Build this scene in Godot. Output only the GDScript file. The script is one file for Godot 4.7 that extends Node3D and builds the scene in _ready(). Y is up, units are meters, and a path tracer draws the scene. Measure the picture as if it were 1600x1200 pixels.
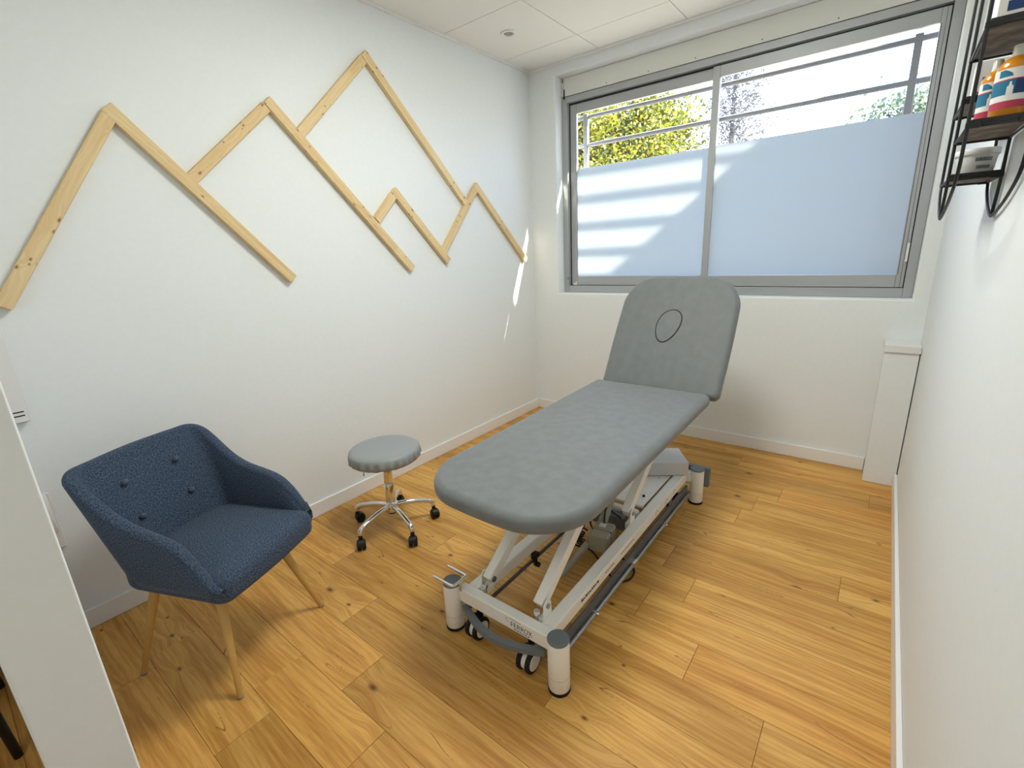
extends Node3D

const W := 2.574       # room width (x), left wall at x = 0
const H := 2.70        # ceiling height, window wall at z = 0
const GLASS_Z := -0.13

var M := {}
var rng := RandomNumberGenerator.new()


func _ready() -> void:
	rng.seed = 20240511
	setup_camera()
	setup_light()
	make_materials()
	build_shell()
	build_floor()
	build_ceiling()
	build_window()
	build_outside()
	build_mountains()
	build_table()
	build_armchair()
	build_stool()
	build_shelf()
	build_wall_units()
	build_hall()


# ------------------------------------------------------------------ camera, light
func setup_camera() -> void:
	var cam := Camera3D.new()
	cam.name = "camera"
	cam.fov = 78.8457
	cam.near = 0.02
	cam.far = 200.0
	cam.position = Vector3(2.3691, 1.3972, 3.3539)
	cam.rotation = Vector3(-0.2784, 0.6729, -0.0488)
	add_child(cam)
	cam.current = true


func setup_light() -> void:
	var sky_mat := ProceduralSkyMaterial.new()
	sky_mat.sky_top_color = Color(0.58, 0.73, 0.95)
	sky_mat.sky_horizon_color = Color(0.95, 0.97, 1.0)
	sky_mat.sky_curve = 0.2
	sky_mat.sky_energy_multiplier = 2.5
	sky_mat.ground_bottom_color = Color(0.55, 0.53, 0.48)
	sky_mat.ground_horizon_color = Color(0.80, 0.84, 0.86)
	sky_mat.ground_energy_multiplier = 1.0
	sky_mat.sun_angle_max = 12.0
	var sky := Sky.new()
	sky.sky_material = sky_mat
	var env := Environment.new()
	env.background_mode = Environment.BG_SKY
	env.sky = sky
	env.ambient_light_source = Environment.AMBIENT_SOURCE_DISABLED
	env.tonemap_mode = Environment.TONE_MAPPER_LINEAR
	env.tonemap_exposure = 1.0
	env.sdfgi_enabled = true
	env.ssao_enabled = true
	env.ssil_enabled = true
	var we := WorldEnvironment.new()
	we.name = "environment"
	we.environment = env
	add_child(we)
	var sun := DirectionalLight3D.new()
	sun.name = "sun"
	sun.light_color = Color(1.0, 0.95, 0.86)
	sun.light_energy = 24.0
	sun.light_angular_distance = 1.6
	sun.shadow_enabled = true
	add_child(sun)
	var az := deg_to_rad(72.0)
	var el := atan(0.78 * sin(az))
	var to_sun := Vector3(sin(az) * cos(el), sin(el), -cos(az) * cos(el))
	sun.look_at_from_position(to_sun * 20.0, Vector3.ZERO, Vector3.UP)


# ------------------------------------------------------------------ materials
func mat(key: String, c: Color, rough := 0.6, metal := 0.0, spec := 0.5) -> StandardMaterial3D:
	var m := StandardMaterial3D.new()
	m.resource_name = key
	m.albedo_color = c
	m.roughness = rough
	m.metallic = metal
	m.metallic_specular = spec
	M[key] = m
	return m


func noise_tex(sz: int, freq: float, lo: Color, hi: Color, sd: int, oct := 4, kind := FastNoiseLite.TYPE_SIMPLEX_SMOOTH) -> NoiseTexture2D:
	var n := FastNoiseLite.new()
	n.seed = sd
	n.noise_type = kind
	n.frequency = freq
	n.fractal_octaves = oct
	var g := Gradient.new()
	g.set_color(0, lo)
	g.set_color(1, hi)
	var t := NoiseTexture2D.new()
	t.width = sz
	t.height = sz
	t.seamless = true
	t.noise = n
	t.color_ramp = g
	return t


func triplanar(m: StandardMaterial3D, t: Texture2D, per_m: float, bump := 0.0, bump_tex: Texture2D = null) -> void:
	m.albedo_texture = t
	m.uv1_triplanar = true
	m.uv1_scale = Vector3.ONE * per_m
	if bump > 0.0:
		m.heightmap_enabled = true
		m.heightmap_texture = bump_tex if bump_tex else t
		m.heightmap_scale = bump


func make_materials() -> void:
	var wall := mat("wall_paint", Color(0.93, 0.945, 0.945), 0.75, 0.0, 0.35)
	triplanar(wall, noise_tex(256, 0.05, Color(0.992, 0.992, 0.992), Color(1, 1, 1), 3), 2.0)
	mat("trim_paint", Color(0.94, 0.935, 0.925), 0.45)
	var ct := mat("ceiling_tile", Color(0.955, 0.95, 0.925), 0.9, 0.0, 0.3)
	triplanar(ct, noise_tex(256, 0.08, Color(0.985, 0.985, 0.98), Color(1, 1, 1), 9), 3.0)
	mat("ceiling_void", Color(0.25, 0.25, 0.24), 0.9)
	mat("subfloor", Color(0.20, 0.13, 0.07), 0.9)
	mat("alu", Color(0.69, 0.70, 0.71), 0.42, 0.35)
	mat("alu_gap", Color(0.10, 0.11, 0.12), 0.6)
	mat("casing", Color(0.88, 0.885, 0.86), 0.55)
	mat("black", Color(0.025, 0.025, 0.028), 0.5)
	mat("rubber", Color(0.03, 0.03, 0.032), 0.75)
	mat("chrome", Color(0.90, 0.90, 0.91), 0.07, 1.0)
	mat("steel_grey", Color(0.62, 0.63, 0.64), 0.3, 0.8)
	mat("white_steel", Color(0.95, 0.945, 0.92), 0.3)
	mat("white_plastic", Color(0.91, 0.91, 0.90), 0.4)
	mat("grey_plastic", Color(0.43, 0.46, 0.48), 0.5)
	mat("dark_bar", Color(0.34, 0.35, 0.36), 0.4)
	mat("motor_beige", Color(0.62, 0.61, 0.55), 0.5)
	mat("print_dark", Color(0.12, 0.12, 0.13), 0.6)
	mat("print_grey", Color(0.55, 0.55, 0.55), 0.6)
	mat("print_pink", Color(0.78, 0.55, 0.52), 0.6)
	mat("cushion", Color(0.80, 0.80, 0.80), 0.5)
	# upholstery of the table: grey suede with a mottled nap
	var suede := mat("suede", Color(0.455, 0.47, 0.472), 0.6, 0.0, 0.45)
	suede.rim_enabled = true
	suede.rim = 1.0
	triplanar(suede, noise_tex(512, 0.018, Color(0.90, 0.90, 0.90), Color(1, 1, 1), 31, 6), 1.6, 0.04, noise_tex(256, 0.2, Color.BLACK, Color.WHITE, 32, 3))
	mat("stool_vinyl", Color(0.58, 0.60, 0.60), 0.38)
	# armchair fabric: heathered blue grey
	var fab := mat("chair_fabric", Color(0.95, 0.97, 1.0), 0.95, 0.0, 0.2)
	fab.rim_enabled = true
	fab.rim = 0.25
	triplanar(fab, noise_tex(512, 0.13, Color(0.07, 0.10, 0.15), Color(0.47, 0.53, 0.60), 41, 2), 2.6, 0.06, noise_tex(256, 0.3, Color.BLACK, Color.WHITE, 43, 2))
	mat("chair_piping", Color(0.29, 0.34, 0.41), 0.9)
	mat("shelf_black", Color(0.03, 0.032, 0.04), 0.45)
	var sw := mat("shelf_wood", Color(0.60, 0.58, 0.56), 0.8)
	triplanar(sw, noise_tex(256, 0.02, Color(0.62, 0.60, 0.58), Color(1, 1, 1), 51, 5), 4.0)
	mat("oil", Color(0.80, 0.52, 0.12), 0.12)
	mat("bottle_clear", Color(0.86, 0.84, 0.78), 0.2)
	mat("label_white", Color(0.90, 0.89, 0.87), 0.6)
	mat("label_teal", Color(0.02, 0.42, 0.55), 0.6)
	mat("label_navy", Color(0.04, 0.20, 0.42), 0.6)
	mat("label_red", Color(0.70, 0.20, 0.30), 0.6)
	mat("label_grey", Color(0.45, 0.47, 0.47), 0.6)
	mat("tub_white", Color(0.86, 0.86, 0.85), 0.45)
	mat("facade", Color(0.80, 0.78, 0.73), 0.9)
	mat("rail_metal", Color(0.50, 0.51, 0.52), 0.45)
	mat("ground", Color(0.52, 0.51, 0.47), 0.95)
	mat("bark", Color(0.30, 0.25, 0.20), 0.95)
	mat("twig", Color(0.42, 0.42, 0.43), 0.95)
	var lf := mat("leaf_yellow", Color(0.43, 0.40, 0.035), 0.7)
	lf.backlight_enabled = true
	lf.backlight = Color(0.42, 0.42, 0.06)
	var lg := mat("leaf_green", Color(0.27, 0.30, 0.06), 0.7)
	lg.backlight_enabled = true
	lg.backlight = Color(0.30, 0.36, 0.08)
	var lb := mat("leaf_blue", Color(0.32, 0.38, 0.30), 0.7)
	lb.backlight_enabled = true
	lb.backlight = Color(0.3, 0.36, 0.3)
	var glass := mat("glass", Color(0.96, 0.98, 1.0, 0.04), 0.02)
	glass.transparency = BaseMaterial3D.TRANSPARENCY_ALPHA
	var film := mat("frost_film", Color(0.60, 0.61, 0.615), 0.7, 0.0, 0.2)
	film.backlight_enabled = true
	film.backlight = Color(0.525, 0.57, 0.59)
	film.cull_mode = BaseMaterial3D.CULL_DISABLED
	var lamp := mat("lamp_diffuser", Color(0.95, 0.95, 0.93), 0.5)
	lamp.emission_enabled = true
	lamp.emission = Color(1.0, 0.95, 0.88)
	lamp.emission_energy_multiplier = 3.0
	make_wood()


func make_wood() -> void:
	# oak floor sheet: 3.6 m along the grain, 1.2 m across
	var img := wood_image(1600, 704, 3.6, 1.2, 7, 22, Color8(228, 178, 98), Color8(180, 125, 54), Color8(88, 52, 22), 1.0)
	var tex := ImageTexture.create_from_image(img)
	var tints := [Color(1, 1, 1), Color(0.95, 0.945, 0.93), Color(1.0, 0.975, 0.95), Color(0.915, 0.90, 0.88), Color(0.98, 0.99, 1.0)]
	for i in tints.size():
		var m := mat("oak_%d" % i, tints[i], 0.42, 0.0, 0.42)
		m.albedo_texture = tex
		m.heightmap_enabled = true
		m.heightmap_texture = tex
		m.heightmap_scale = 0.02
	var pimg := wood_image(1024, 128, 1.6, 0.2, 19, 34, Color8(234, 210, 164), Color8(216, 184, 132), Color8(120, 76, 40), 0.45)
	var pine := mat("pine", Color(1, 1, 1), 0.62, 0.0, 0.35)
	pine.albedo_texture = ImageTexture.create_from_image(pimg)
	mat("leg_wood", Color(0.80, 0.64, 0.36), 0.42)


func wood_image(w: int, h: int, wx: float, hy: float, sd: int, knots: int, light: Color, dark: Color, deep: Color, crack: float) -> Image:
	var n := FastNoiseLite.new()
	n.seed = sd
	n.noise_type = FastNoiseLite.TYPE_SIMPLEX_SMOOTH
	n.frequency = 1.0
	n.fractal_type = FastNoiseLite.FRACTAL_NONE
	var r := RandomNumberGenerator.new()
	r.seed = sd * 131
	var kn := []
	for i in knots:
		kn.append([r.randf() * wx, r.randf() * hy, r.randf_range(0.006, 0.015) * (1.0 if crack > 0.6 else 0.42), r.randf_range(1.2, 2.2)])
	var data := PackedByteArray()
	data.resize(w * h * 3)
	var at := 0
	for j in h:
		var y := hy * j / h
		var near := []
		for k in kn:
			if absf(k[1] - y) < 0.09:
				near.append(k)
		for i in w:
			var x := wx * i / w
			var yy := y + 0.012 * n.get_noise_2d(x * 1.1, y * 5.0)
			var core := 0.0
			for k in near:
				var dx: float = (x - k[0]) / k[3]
				var dy: float = y - k[1]
				var d2: float = dx * dx + dy * dy
				var rr: float = k[2]
				yy += dy * 1.4 * exp(-d2 / (rr * rr * 14.0))
				core = maxf(core, exp(-d2 / (rr * rr * 0.55)))
			var broad := n.get_noise_2d(x * 0.9 + 40.0, yy * 11.0)
			var streak := n.get_noise_2d(x * 2.2 + 7.0, yy * 62.0)
			var fine := n.get_noise_2d(x * 9.0, yy * 330.0)
			var t := 0.36 + 0.34 * broad + 0.32 * streak + 0.26 * fine
			var cr := 0.0
			if crack > 0.0:
				var a := n.get_noise_2d(x * 1.4 + 90.0, yy * 20.0)
				var gate := n.get_noise_2d(x * 3.1 - 55.0, yy * 9.0)
				cr = crack * clampf((0.035 - absf(a)) * 26.0, 0.0, 1.0) * clampf((gate - 0.30) * 4.0, 0.0, 1.0)
			var c := light.lerp(dark, clampf(t, 0.0, 1.0))
			c = c.lerp(deep, clampf(core * 0.9 + cr * 0.75, 0.0, 0.92))
			data[at] = int(c.r * 255.0)
			data[at + 1] = int(c.g * 255.0)
			data[at + 2] = int(c.b * 255.0)
			at += 3
	return Image.create_from_data(w, h, false, Image.FORMAT_RGB8, data)


# ------------------------------------------------------------------ mesh helpers
func begin() -> SurfaceTool:
	var st := SurfaceTool.new()
	st.begin(Mesh.PRIMITIVE_TRIANGLES)
	return st


func done(st: SurfaceTool, called: String, m: String, parent: Node = self) -> MeshInstance3D:
	st.set_material(M[m])
	var o := MeshInstance3D.new()
	o.name = called
	o.mesh = st.commit()
	parent.add_child(o, true)
	return o


func put_mesh(me: Mesh, called: String, parent: Node, at := Vector3.ZERO) -> MeshInstance3D:
	var o := MeshInstance3D.new()
	o.name = called
	o.mesh = me
	o.position = at
	parent.add_child(o, true)
	return o


func tag(o: Node, label: String, category: String, group := "") -> Node:
	o.set_meta("label", label)
	o.set_meta("category", category)
	if group:
		o.set_meta("group", group)
	return o


func structure(o: Node, label := "") -> Node:
	o.set_meta("kind", "structure")
	if label:
		o.set_meta("label", label)
	return o


func base(called: String, at: Vector3) -> Node3D:
	var o := Node3D.new()
	o.name = called
	add_child(o, true)
	o.position = at
	return o


func vert(st: SurfaceTool, p: Vector3, n: Vector3, uv: Vector2) -> void:
	st.set_normal(n)
	st.set_uv(uv)
	st.add_vertex(p)


func tri(st: SurfaceTool, a: Vector3, b: Vector3, c: Vector3, na: Vector3, nb: Vector3, nc: Vector3, ua := Vector2.ZERO, ub := Vector2.ZERO, uc := Vector2.ZERO) -> void:
	vert(st, a, na, ua)
	if (b - a).cross(c - a).dot(na + nb + nc) > 0.0:
		vert(st, c, nc, uc)
		vert(st, b, nb, ub)
	else:
		vert(st, b, nb, ub)
		vert(st, c, nc, uc)


func quad(st: SurfaceTool, a: Vector3, b: Vector3, c: Vector3, d: Vector3, n: Vector3, uvs := []) -> void:
	var u: Array = uvs if uvs.size() == 4 else [Vector2.ZERO, Vector2.RIGHT, Vector2.ONE, Vector2.DOWN]
	tri(st, a, b, c, n, n, n, u[0], u[1], u[2])
	tri(st, a, c, d, n, n, n, u[0], u[2], u[3])


func flat_uv(p: Vector3, k: int) -> Vector2:
	return Vector2(p.z, p.y) if k == 0 else Vector2(p.x, p.z) if k == 1 else Vector2(p.x, p.y)


# chamfered box; bevel faces blend the normals of the faces beside them
func cbox(st: SurfaceTool, c: Vector3, size: Vector3, b := 0.002, basis := Basis.IDENTITY, uv_off := Vector2.ZERO, uv_scale := Vector2.ONE) -> void:
	var h := size * 0.5
	b = minf(b, minf(h.x, minf(h.y, h.z)) * 0.98)
	var pt := func(s: Vector3, k: int) -> Vector3:
		var p := s * (h - Vector3.ONE * b)
		p[k] = s[k] * h[k]
		return p
	for k in 3:
		var i := (k + 1) % 3
		var j := (k + 2) % 3
		for s in [-1.0, 1.0]:
			var n := Vector3.ZERO
			n[k] = s
			var ps := []
			for q in [[-1, -1], [1, -1], [1, 1], [-1, 1]]:
				var sg := Vector3.ZERO
				sg[k] = s
				sg[i] = q[0]
				sg[j] = q[1]
				ps.append(pt.call(sg, k))
			var uvs := []
			for p in ps:
				uvs.append(uv_off + flat_uv(p, k) * uv_scale)
			quad(st, c + basis * ps[0], c + basis * ps[1], c + basis * ps[2], c + basis * ps[3], basis * n, uvs)
	if b <= 0.0:
		return
	for k in 3:            # edges run along axis k
		var i := (k + 1) % 3
		var j := (k + 2) % 3
		for si in [-1.0, 1.0]:
			for sj in [-1.0, 1.0]:
				var s0 := Vector3.ZERO
				s0[i] = si
				s0[j] = sj
				var s1 := s0
				s0[k] = -1
				s1[k] = 1
				var ni := Vector3.ZERO
				ni[i] = si
				var nj := Vector3.ZERO
				nj[j] = sj
				var a: Vector3 = pt.call(s0, i)
				var d: Vector3 = pt.call(s1, i)
				var e: Vector3 = pt.call(s0, j)
				var f: Vector3 = pt.call(s1, j)
				var ua := uv_off + flat_uv(a, i) * uv_scale
				var ud := uv_off + flat_uv(d, i) * uv_scale
				a = c + basis * a
				d = c + basis * d
				e = c + basis * e
				f = c + basis * f
				ni = basis * ni
				nj = basis * nj
				tri(st, a, d, f, ni, ni, nj, ua, ud, ud)
				tri(st, a, f, e, ni, nj, nj, ua, ud, ua)
	for sx in [-1.0, 1.0]:
		for sy in [-1.0, 1.0]:
			for sz in [-1.0, 1.0]:
				var s := Vector3(sx, sy, sz)
				tri(st, c + basis * pt.call(s, 0), c + basis * pt.call(s, 1), c + basis * pt.call(s, 2), basis * Vector3(sx, 0, 0), basis * Vector3(0, sy, 0), basis * Vector3(0, 0, sz), uv_off, uv_off, uv_off)


func span(st: SurfaceTool, lo: Vector3, hi: Vector3, b := 0.002) -> void:
	cbox(st, (lo + hi) * 0.5, (hi - lo).abs(), b)


# box bar between two points
func bar(st: SurfaceTool, a: Vector3, b: Vector3, w: float, h: float, bev := 0.002, up := Vector3.UP, uv_off := Vector2.ZERO, uv_scale := Vector2.ONE) -> void:
	var x := (b - a).normalized()
	var z := x.cross(up).normalized()
	var y := z.cross(x)
	cbox(st, (a + b) * 0.5, Vector3(a.distance_to(b), h, w), bev, Basis(x, y, z), uv_off, uv_scale)


# smooth surface through rows of points
func grid(st: SurfaceTool, rows: Array, wrap_rows: bool, wrap_cols: bool, flip := 1.0, uv_scale := Vector2.ONE) -> void:
	var nr := rows.size()
	var nc: int = rows[0].size()
	var nor := []
	for i in nr:
		var a := PackedVector3Array()
		a.resize(nc)
		nor.append(a)
	var er := nr if wrap_rows else nr - 1
	var ec := nc if wrap_cols else nc - 1
	for i in er:
		var i2 := (i + 1) % nr
		for j in ec:
			var j2 := (j + 1) % nc
			var n: Vector3 = (rows[i2][j2] - rows[i][j]).cross(rows[i2][j] - rows[i][j2]) * flip
			nor[i][j] += n
			nor[i][j2] += n
			nor[i2][j] += n
			nor[i2][j2] += n
	for i in nr:
		if rows[i][0].distance_to(rows[i][nc / 2]) < 1e-6 and rows[i][0].distance_to(rows[i][nc / 3]) < 1e-6:
			var sum := Vector3.ZERO
			for j in nc:
				sum += nor[i][j]
			for j in nc:
				nor[i][j] = sum
		for j in nc:
			nor[i][j] = nor[i][j].normalized()
	for i in er:
		var i2 := (i + 1) % nr
		for j in ec:
			var j2 := (j + 1) % nc
			var ua := Vector2(i, j) * uv_scale
			var ub := Vector2(i + 1, j) * uv_scale
			var uc := Vector2(i + 1, j + 1) * uv_scale
			var ud := Vector2(i, j + 1) * uv_scale
			tri(st, rows[i][j], rows[i2][j], rows[i2][j2], nor[i][j], nor[i2][j], nor[i2][j2], ua, ub, uc)
			tri(st, rows[i][j], rows[i2][j2], rows[i][j2], nor[i][j], nor[i2][j2], nor[i][j2], ua, uc, ud)


# surface of revolution; profile points are (radius, height along axis)
func lathe(st: SurfaceTool, prof: Array, at: Vector3, basis := Basis.IDENTITY, seg := 24) -> void:
	var rows := []
	for p in prof:
		var row := PackedVector3Array()
		for k in seg:
			var a := TAU * k / seg
			row.append(at + basis * Vector3(p.x * cos(a), p.y, p.x * sin(a)))
		rows.append(row)
	# rows run along the profile; make the normals point outwards
	var test: Vector3 = Vector3.ZERO
	var flip := 1.0
	for i in range(prof.size() - 1):
		if maxf(prof[i].x, prof[i + 1].x) > 1e-5:
			var d: Vector2 = prof[i + 1] - prof[i]
			var n: Vector3 = (rows[i + 1][1] - rows[i][0]).cross(rows[i + 1][0] - rows[i][1])
			var want: Vector3 = basis * Vector3(d.y, -d.x, 0)
			flip = 1.0 if n.dot(want) > 0.0 else -1.0
			if test == Vector3.ZERO:
				break
	grid(st, rows, false, true, flip)


func axis_basis(dir: Vector3) -> Basis:
	var y := dir.normalized()
	var x := y.cross(Vector3.RIGHT if absf(y.x) < 0.9 else Vector3.UP).normalized()
	return Basis(x, y, x.cross(y))


# cylinder with softened rims from a to b
func rod(st: SurfaceTool, a: Vector3, b: Vector3, r: float, r2 := -1.0, seg := 20, bev := 0.0015) -> void:
	if r2 < 0.0:
		r2 = r
	var l := a.distance_to(b)
	bev = minf(bev, minf(r, l) * 0.4)
	var p := [Vector2(0, 0), Vector2(r - bev, 0), Vector2(r - bev * 0.3, bev * 0.3), Vector2(r, bev), Vector2(r2, l - bev), Vector2(r2 - bev * 0.3, l - bev * 0.3), Vector2(r2 - bev, l), Vector2(0, l)]
	# doubled points keep the caps flat
	var q := []
	for i in p.size():
		q.append(p[i])
		if i == 1 or i == 6:
			q.append(p[i])
	lathe_raw(st, q, a, axis_basis(b - a), seg)


func lathe_raw(st: SurfaceTool, prof: Array, at: Vector3, basis: Basis, seg: int) -> void:
	# profile runs from the bottom cap up the outside to the top cap
	for i in range(prof.size() - 1):
		var d: Vector2 = prof[i + 1] - prof[i]
		if d.length() < 1e-7:
			continue
		for k in seg:
			var a := TAU * k / seg
			var b := TAU * (k + 1) / seg
			var na := [side_normal(prof, i, a), side_normal(prof, i, b), side_normal(prof, i + 1, b), side_normal(prof, i + 1, a)]
			if d.y == 0.0:
				var s := Vector3(0, -signf(d.x), 0)
				na = [s, s, s, s]
			var ps := []
			for e in [[i, a], [i, b], [i + 1, b], [i + 1, a]]:
				ps.append(at + basis * Vector3(prof[e[0]].x * cos(e[1]), prof[e[0]].y, prof[e[0]].x * sin(e[1])))
			for q in 4:
				na[q] = basis * na[q]
			var v: float = prof[i].y
			var v2: float = prof[i + 1].y
			if prof[i].x > 1e-6:
				tri(st, ps[0], ps[1], ps[2], na[0], na[1], na[2], Vector2(v, 0.02 * k), Vector2(v, 0.02 * k + 0.02), Vector2(v2, 0.02 * k + 0.02))
			if prof[i + 1].x > 1e-6:
				tri(st, ps[0], ps[2], ps[3], na[0], na[2], na[3], Vector2(v, 0.02 * k), Vector2(v2, 0.02 * k + 0.02), Vector2(v2, 0.02 * k))


func side_normal(prof: Array, i: int, a: float) -> Vector3:
	var d := Vector2.ZERO
	if i > 0:
		d += (prof[i] - prof[i - 1]).normalized()
	if i < prof.size() - 1:
		d += (prof[i + 1] - prof[i]).normalized()
	var n := Vector2(d.y, -d.x)
	if n.length() < 1e-6:
		n = Vector2(1, 0)
	n = n.normalized()
	return Vector3(n.x * cos(a), n.y, n.x * sin(a))


func smooth_path(pts: Array, closed := false, per := 8) -> PackedVector3Array:
	var out := PackedVector3Array()
	var n := pts.size()
	var last := n if closed else n - 1
	for i in last:
		var p0: Vector3 = pts[(i - 1 + n) % n] if closed or i > 0 else pts[0]
		var p1: Vector3 = pts[i]
		var p2: Vector3 = pts[(i + 1) % n]
		var p3: Vector3 = pts[(i + 2) % n] if closed or i + 2 < n else pts[n - 1]
		for k in per:
			out.append(p1.cubic_interpolate(p2, p0, p3, float(k) / per))
	if not closed:
		out.append(pts[n - 1])
	return out


# round-section tube along a path
func tube(st: SurfaceTool, path: PackedVector3Array, r: float, seg := 10, closed := false, squash := 1.0) -> void:
	var n := path.size()
	var rows := []
	var up := Vector3.ZERO
	for i in n:
		var a := path[(i - 1 + n) % n] if closed or i > 0 else path[i]
		var b := path[(i + 1) % n] if closed or i < n - 1 else path[i]
		var t := (b - a).normalized()
		if up == Vector3.ZERO:
			up = Vector3.UP if absf(t.y) < 0.9 else Vector3.RIGHT
		var x := t.cross(up).normalized()
		up = x.cross(t).normalized()
		var row := PackedVector3Array()
		for k in seg:
			var g := TAU * k / seg
			row.append(path[i] + (x * cos(g) + up * sin(g) * squash) * r)
		rows.append(row)
	if not closed:
		var first := PackedVector3Array()
		var lastr := PackedVector3Array()
		for k in seg:
			first.append(path[0])
			lastr.append(path[n - 1])
		rows.push_front(first)
		rows.push_back(lastr)
	var i0 := 1 if not closed else 0
	var c: Vector3 = path[0]
	var nn: Vector3 = (rows[i0 + 1][1] - rows[i0][0]).cross(rows[i0 + 1][0] - rows[i0][1])
	grid(st, rows, closed, true, 1.0 if nn.dot(rows[i0][0] - c) > 0.0 else -1.0)


# prism: polygon in the basis' x-y plane, pushed along its z from -d/2 to d/2, rims chamfered
func prism(st: SurfaceTool, poly: PackedVector2Array, d: float, at: Vector3, basis := Basis.IDENTITY, bev := 0.001) -> void:
	if Geometry2D.is_polygon_clockwise(poly):
		poly.reverse()
	var n := poly.size()
	var inner := PackedVector2Array()
	var nrm := PackedVector2Array()
	for i in n:
		var e1 := (poly[i] - poly[(i - 1 + n) % n]).normalized()
		var e2 := (poly[(i + 1) % n] - poly[i]).normalized()
		var n1 := Vector2(e1.y, -e1.x)
		var n2 := Vector2(e2.y, -e2.x)
		var m := (n1 + n2).normalized()
		inner.append(poly[i] - m * bev / maxf(0.5, m.dot(n1)))
		nrm.append(n2)
	var idx := Geometry2D.triangulate_polygon(inner)
	for s in [-1.0, 1.0]:
		var nz: Vector3 = basis * Vector3(0, 0, s)
		for t in range(0, idx.size(), 3):
			var p := []
			for q in 3:
				var v := inner[idx[t + q]]
				p.append(at + basis * Vector3(v.x, v.y, s * d * 0.5))
			tri(st, p[0], p[1], p[2], nz, nz, nz)
		for i in n:
			var j := (i + 1) % n
			var nn: Vector3 = basis * Vector3(nrm[i].x, nrm[i].y, 0)
			var a: Vector3 = at + basis * Vector3(inner[i].x, inner[i].y, s * d * 0.5)
			var b: Vector3 = at + basis * Vector3(inner[j].x, inner[j].y, s * d * 0.5)
			var c: Vector3 = at + basis * Vector3(poly[j].x, poly[j].y, s * (d * 0.5 - bev))
			var e: Vector3 = at + basis * Vector3(poly[i].x, poly[i].y, s * (d * 0.5 - bev))
			tri(st, a, b, c, nz, nz, nn)
			tri(st, a, c, e, nz, nn, nn)
	for i in n:
		var j := (i + 1) % n
		var n0 := nrm[i]
		var na := n0
		var nb := n0
		var pn := nrm[(i - 1 + n) % n]
		if pn.dot(n0) > 0.85:
			na = (pn + n0).normalized()
		if nrm[j].dot(n0) > 0.85:
			nb = (nrm[j] + n0).normalized()
		var a3: Vector3 = basis * Vector3(na.x, na.y, 0)
		var b3: Vector3 = basis * Vector3(nb.x, nb.y, 0)
		var z := d * 0.5 - bev
		var a: Vector3 = at + basis * Vector3(poly[i].x, poly[i].y, -z)
		var b: Vector3 = at + basis * Vector3(poly[j].x, poly[j].y, -z)
		var c: Vector3 = at + basis * Vector3(poly[j].x, poly[j].y, z)
		var e: Vector3 = at + basis * Vector3(poly[i].x, poly[i].y, z)
		tri(st, a, b, c, a3, b3, b3)
		tri(st, a, c, e, a3, b3, a3)


# upholstered slab: outline in x-y of basis, top face towards +z, rounded rims
func pad(st: SurfaceTool, outline: PackedVector2Array, t: float, r_top: float, r_bot: float, crown: float, at: Vector3, basis: Basis) -> void:
	if Geometry2D.is_polygon_clockwise(outline):
		outline.reverse()
	var n := outline.size()
	var nrm := PackedVector2Array()
	var mid := Vector2.ZERO
	for i in n:
		var e := (outline[(i + 1) % n] - outline[(i - 1 + n) % n]).normalized()
		nrm.append(Vector2(e.y, -e.x))
		mid += outline[i] / n
	var rows := []
	var ring := func(inset: float, z: float, shrink: float) -> PackedVector3Array:
		var row := PackedVector3Array()
		for i in n:
			var p := (outline[i] - nrm[i] * inset)
			p = mid + (p - mid) * shrink
			row.append(at + basis * Vector3(p.x, p.y, z))
		return row
	for k in 7:
		var sc := k / 6.0
		rows.append(ring.call(r_top, t * 0.5 + crown * (1.0 - sc * sc), maxf(sc, 0.0)))
	for k in range(1, 8):
		var a := PI * 0.5 * k / 7.0
		rows.append(ring.call(r_top * (1.0 - sin(a)), t * 0.5 - r_top * (1.0 - cos(a)), 1.0))
	for k in range(0, 6):
		var a := PI * 0.5 * k / 5.0
		rows.append(ring.call(r_bot * (1.0 - cos(a)), -t * 0.5 + r_bot * (1.0 - sin(a)), 1.0))
	rows.append(ring.call(r_bot, -t * 0.5, 0.5))
	rows.append(ring.call(r_bot, -t * 0.5, 0.0))
	var nn: Vector3 = (rows[2][1] - rows[1][0]).cross(rows[2][0] - rows[1][1])
	grid(st, rows, false, true, 1.0 if nn.dot(basis.z) > 0.0 else -1.0)


# rectangle with rounded corners, radii for (-x-y, +x-y, +x+y, -x+y)
func rounded(lo: Vector2, hi: Vector2, radii: Array, seg := 8, per_side := 6) -> PackedVector2Array:
	var out := PackedVector2Array()
	var corners := [[lo, Vector2(1, 1), PI], [Vector2(hi.x, lo.y), Vector2(-1, 1), -PI * 0.5], [hi, Vector2(-1, -1), 0.0], [Vector2(lo.x, hi.y), Vector2(1, -1), PI * 0.5]]
	for k in 4:
		var r: float = radii[k]
		var c: Vector2 = corners[k][0] + corners[k][1] * r
		for i in seg + 1:
			var a: float = corners[k][2] + PI * 0.5 * i / seg
			out.append(c + Vector2(cos(a), sin(a)) * r)
		var nk := (k + 1) % 4
		var p0 := out[out.size() - 1]
		var c2: Vector2 = corners[nk][0] + corners[nk][1] * radii[nk]
		var a2: float = corners[nk][2]
		var p1: Vector2 = c2 + Vector2(cos(a2), sin(a2)) * radii[nk]
		for i in range(1, per_side):
			out.append(p0.lerp(p1, float(i) / per_side))
	return out


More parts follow.
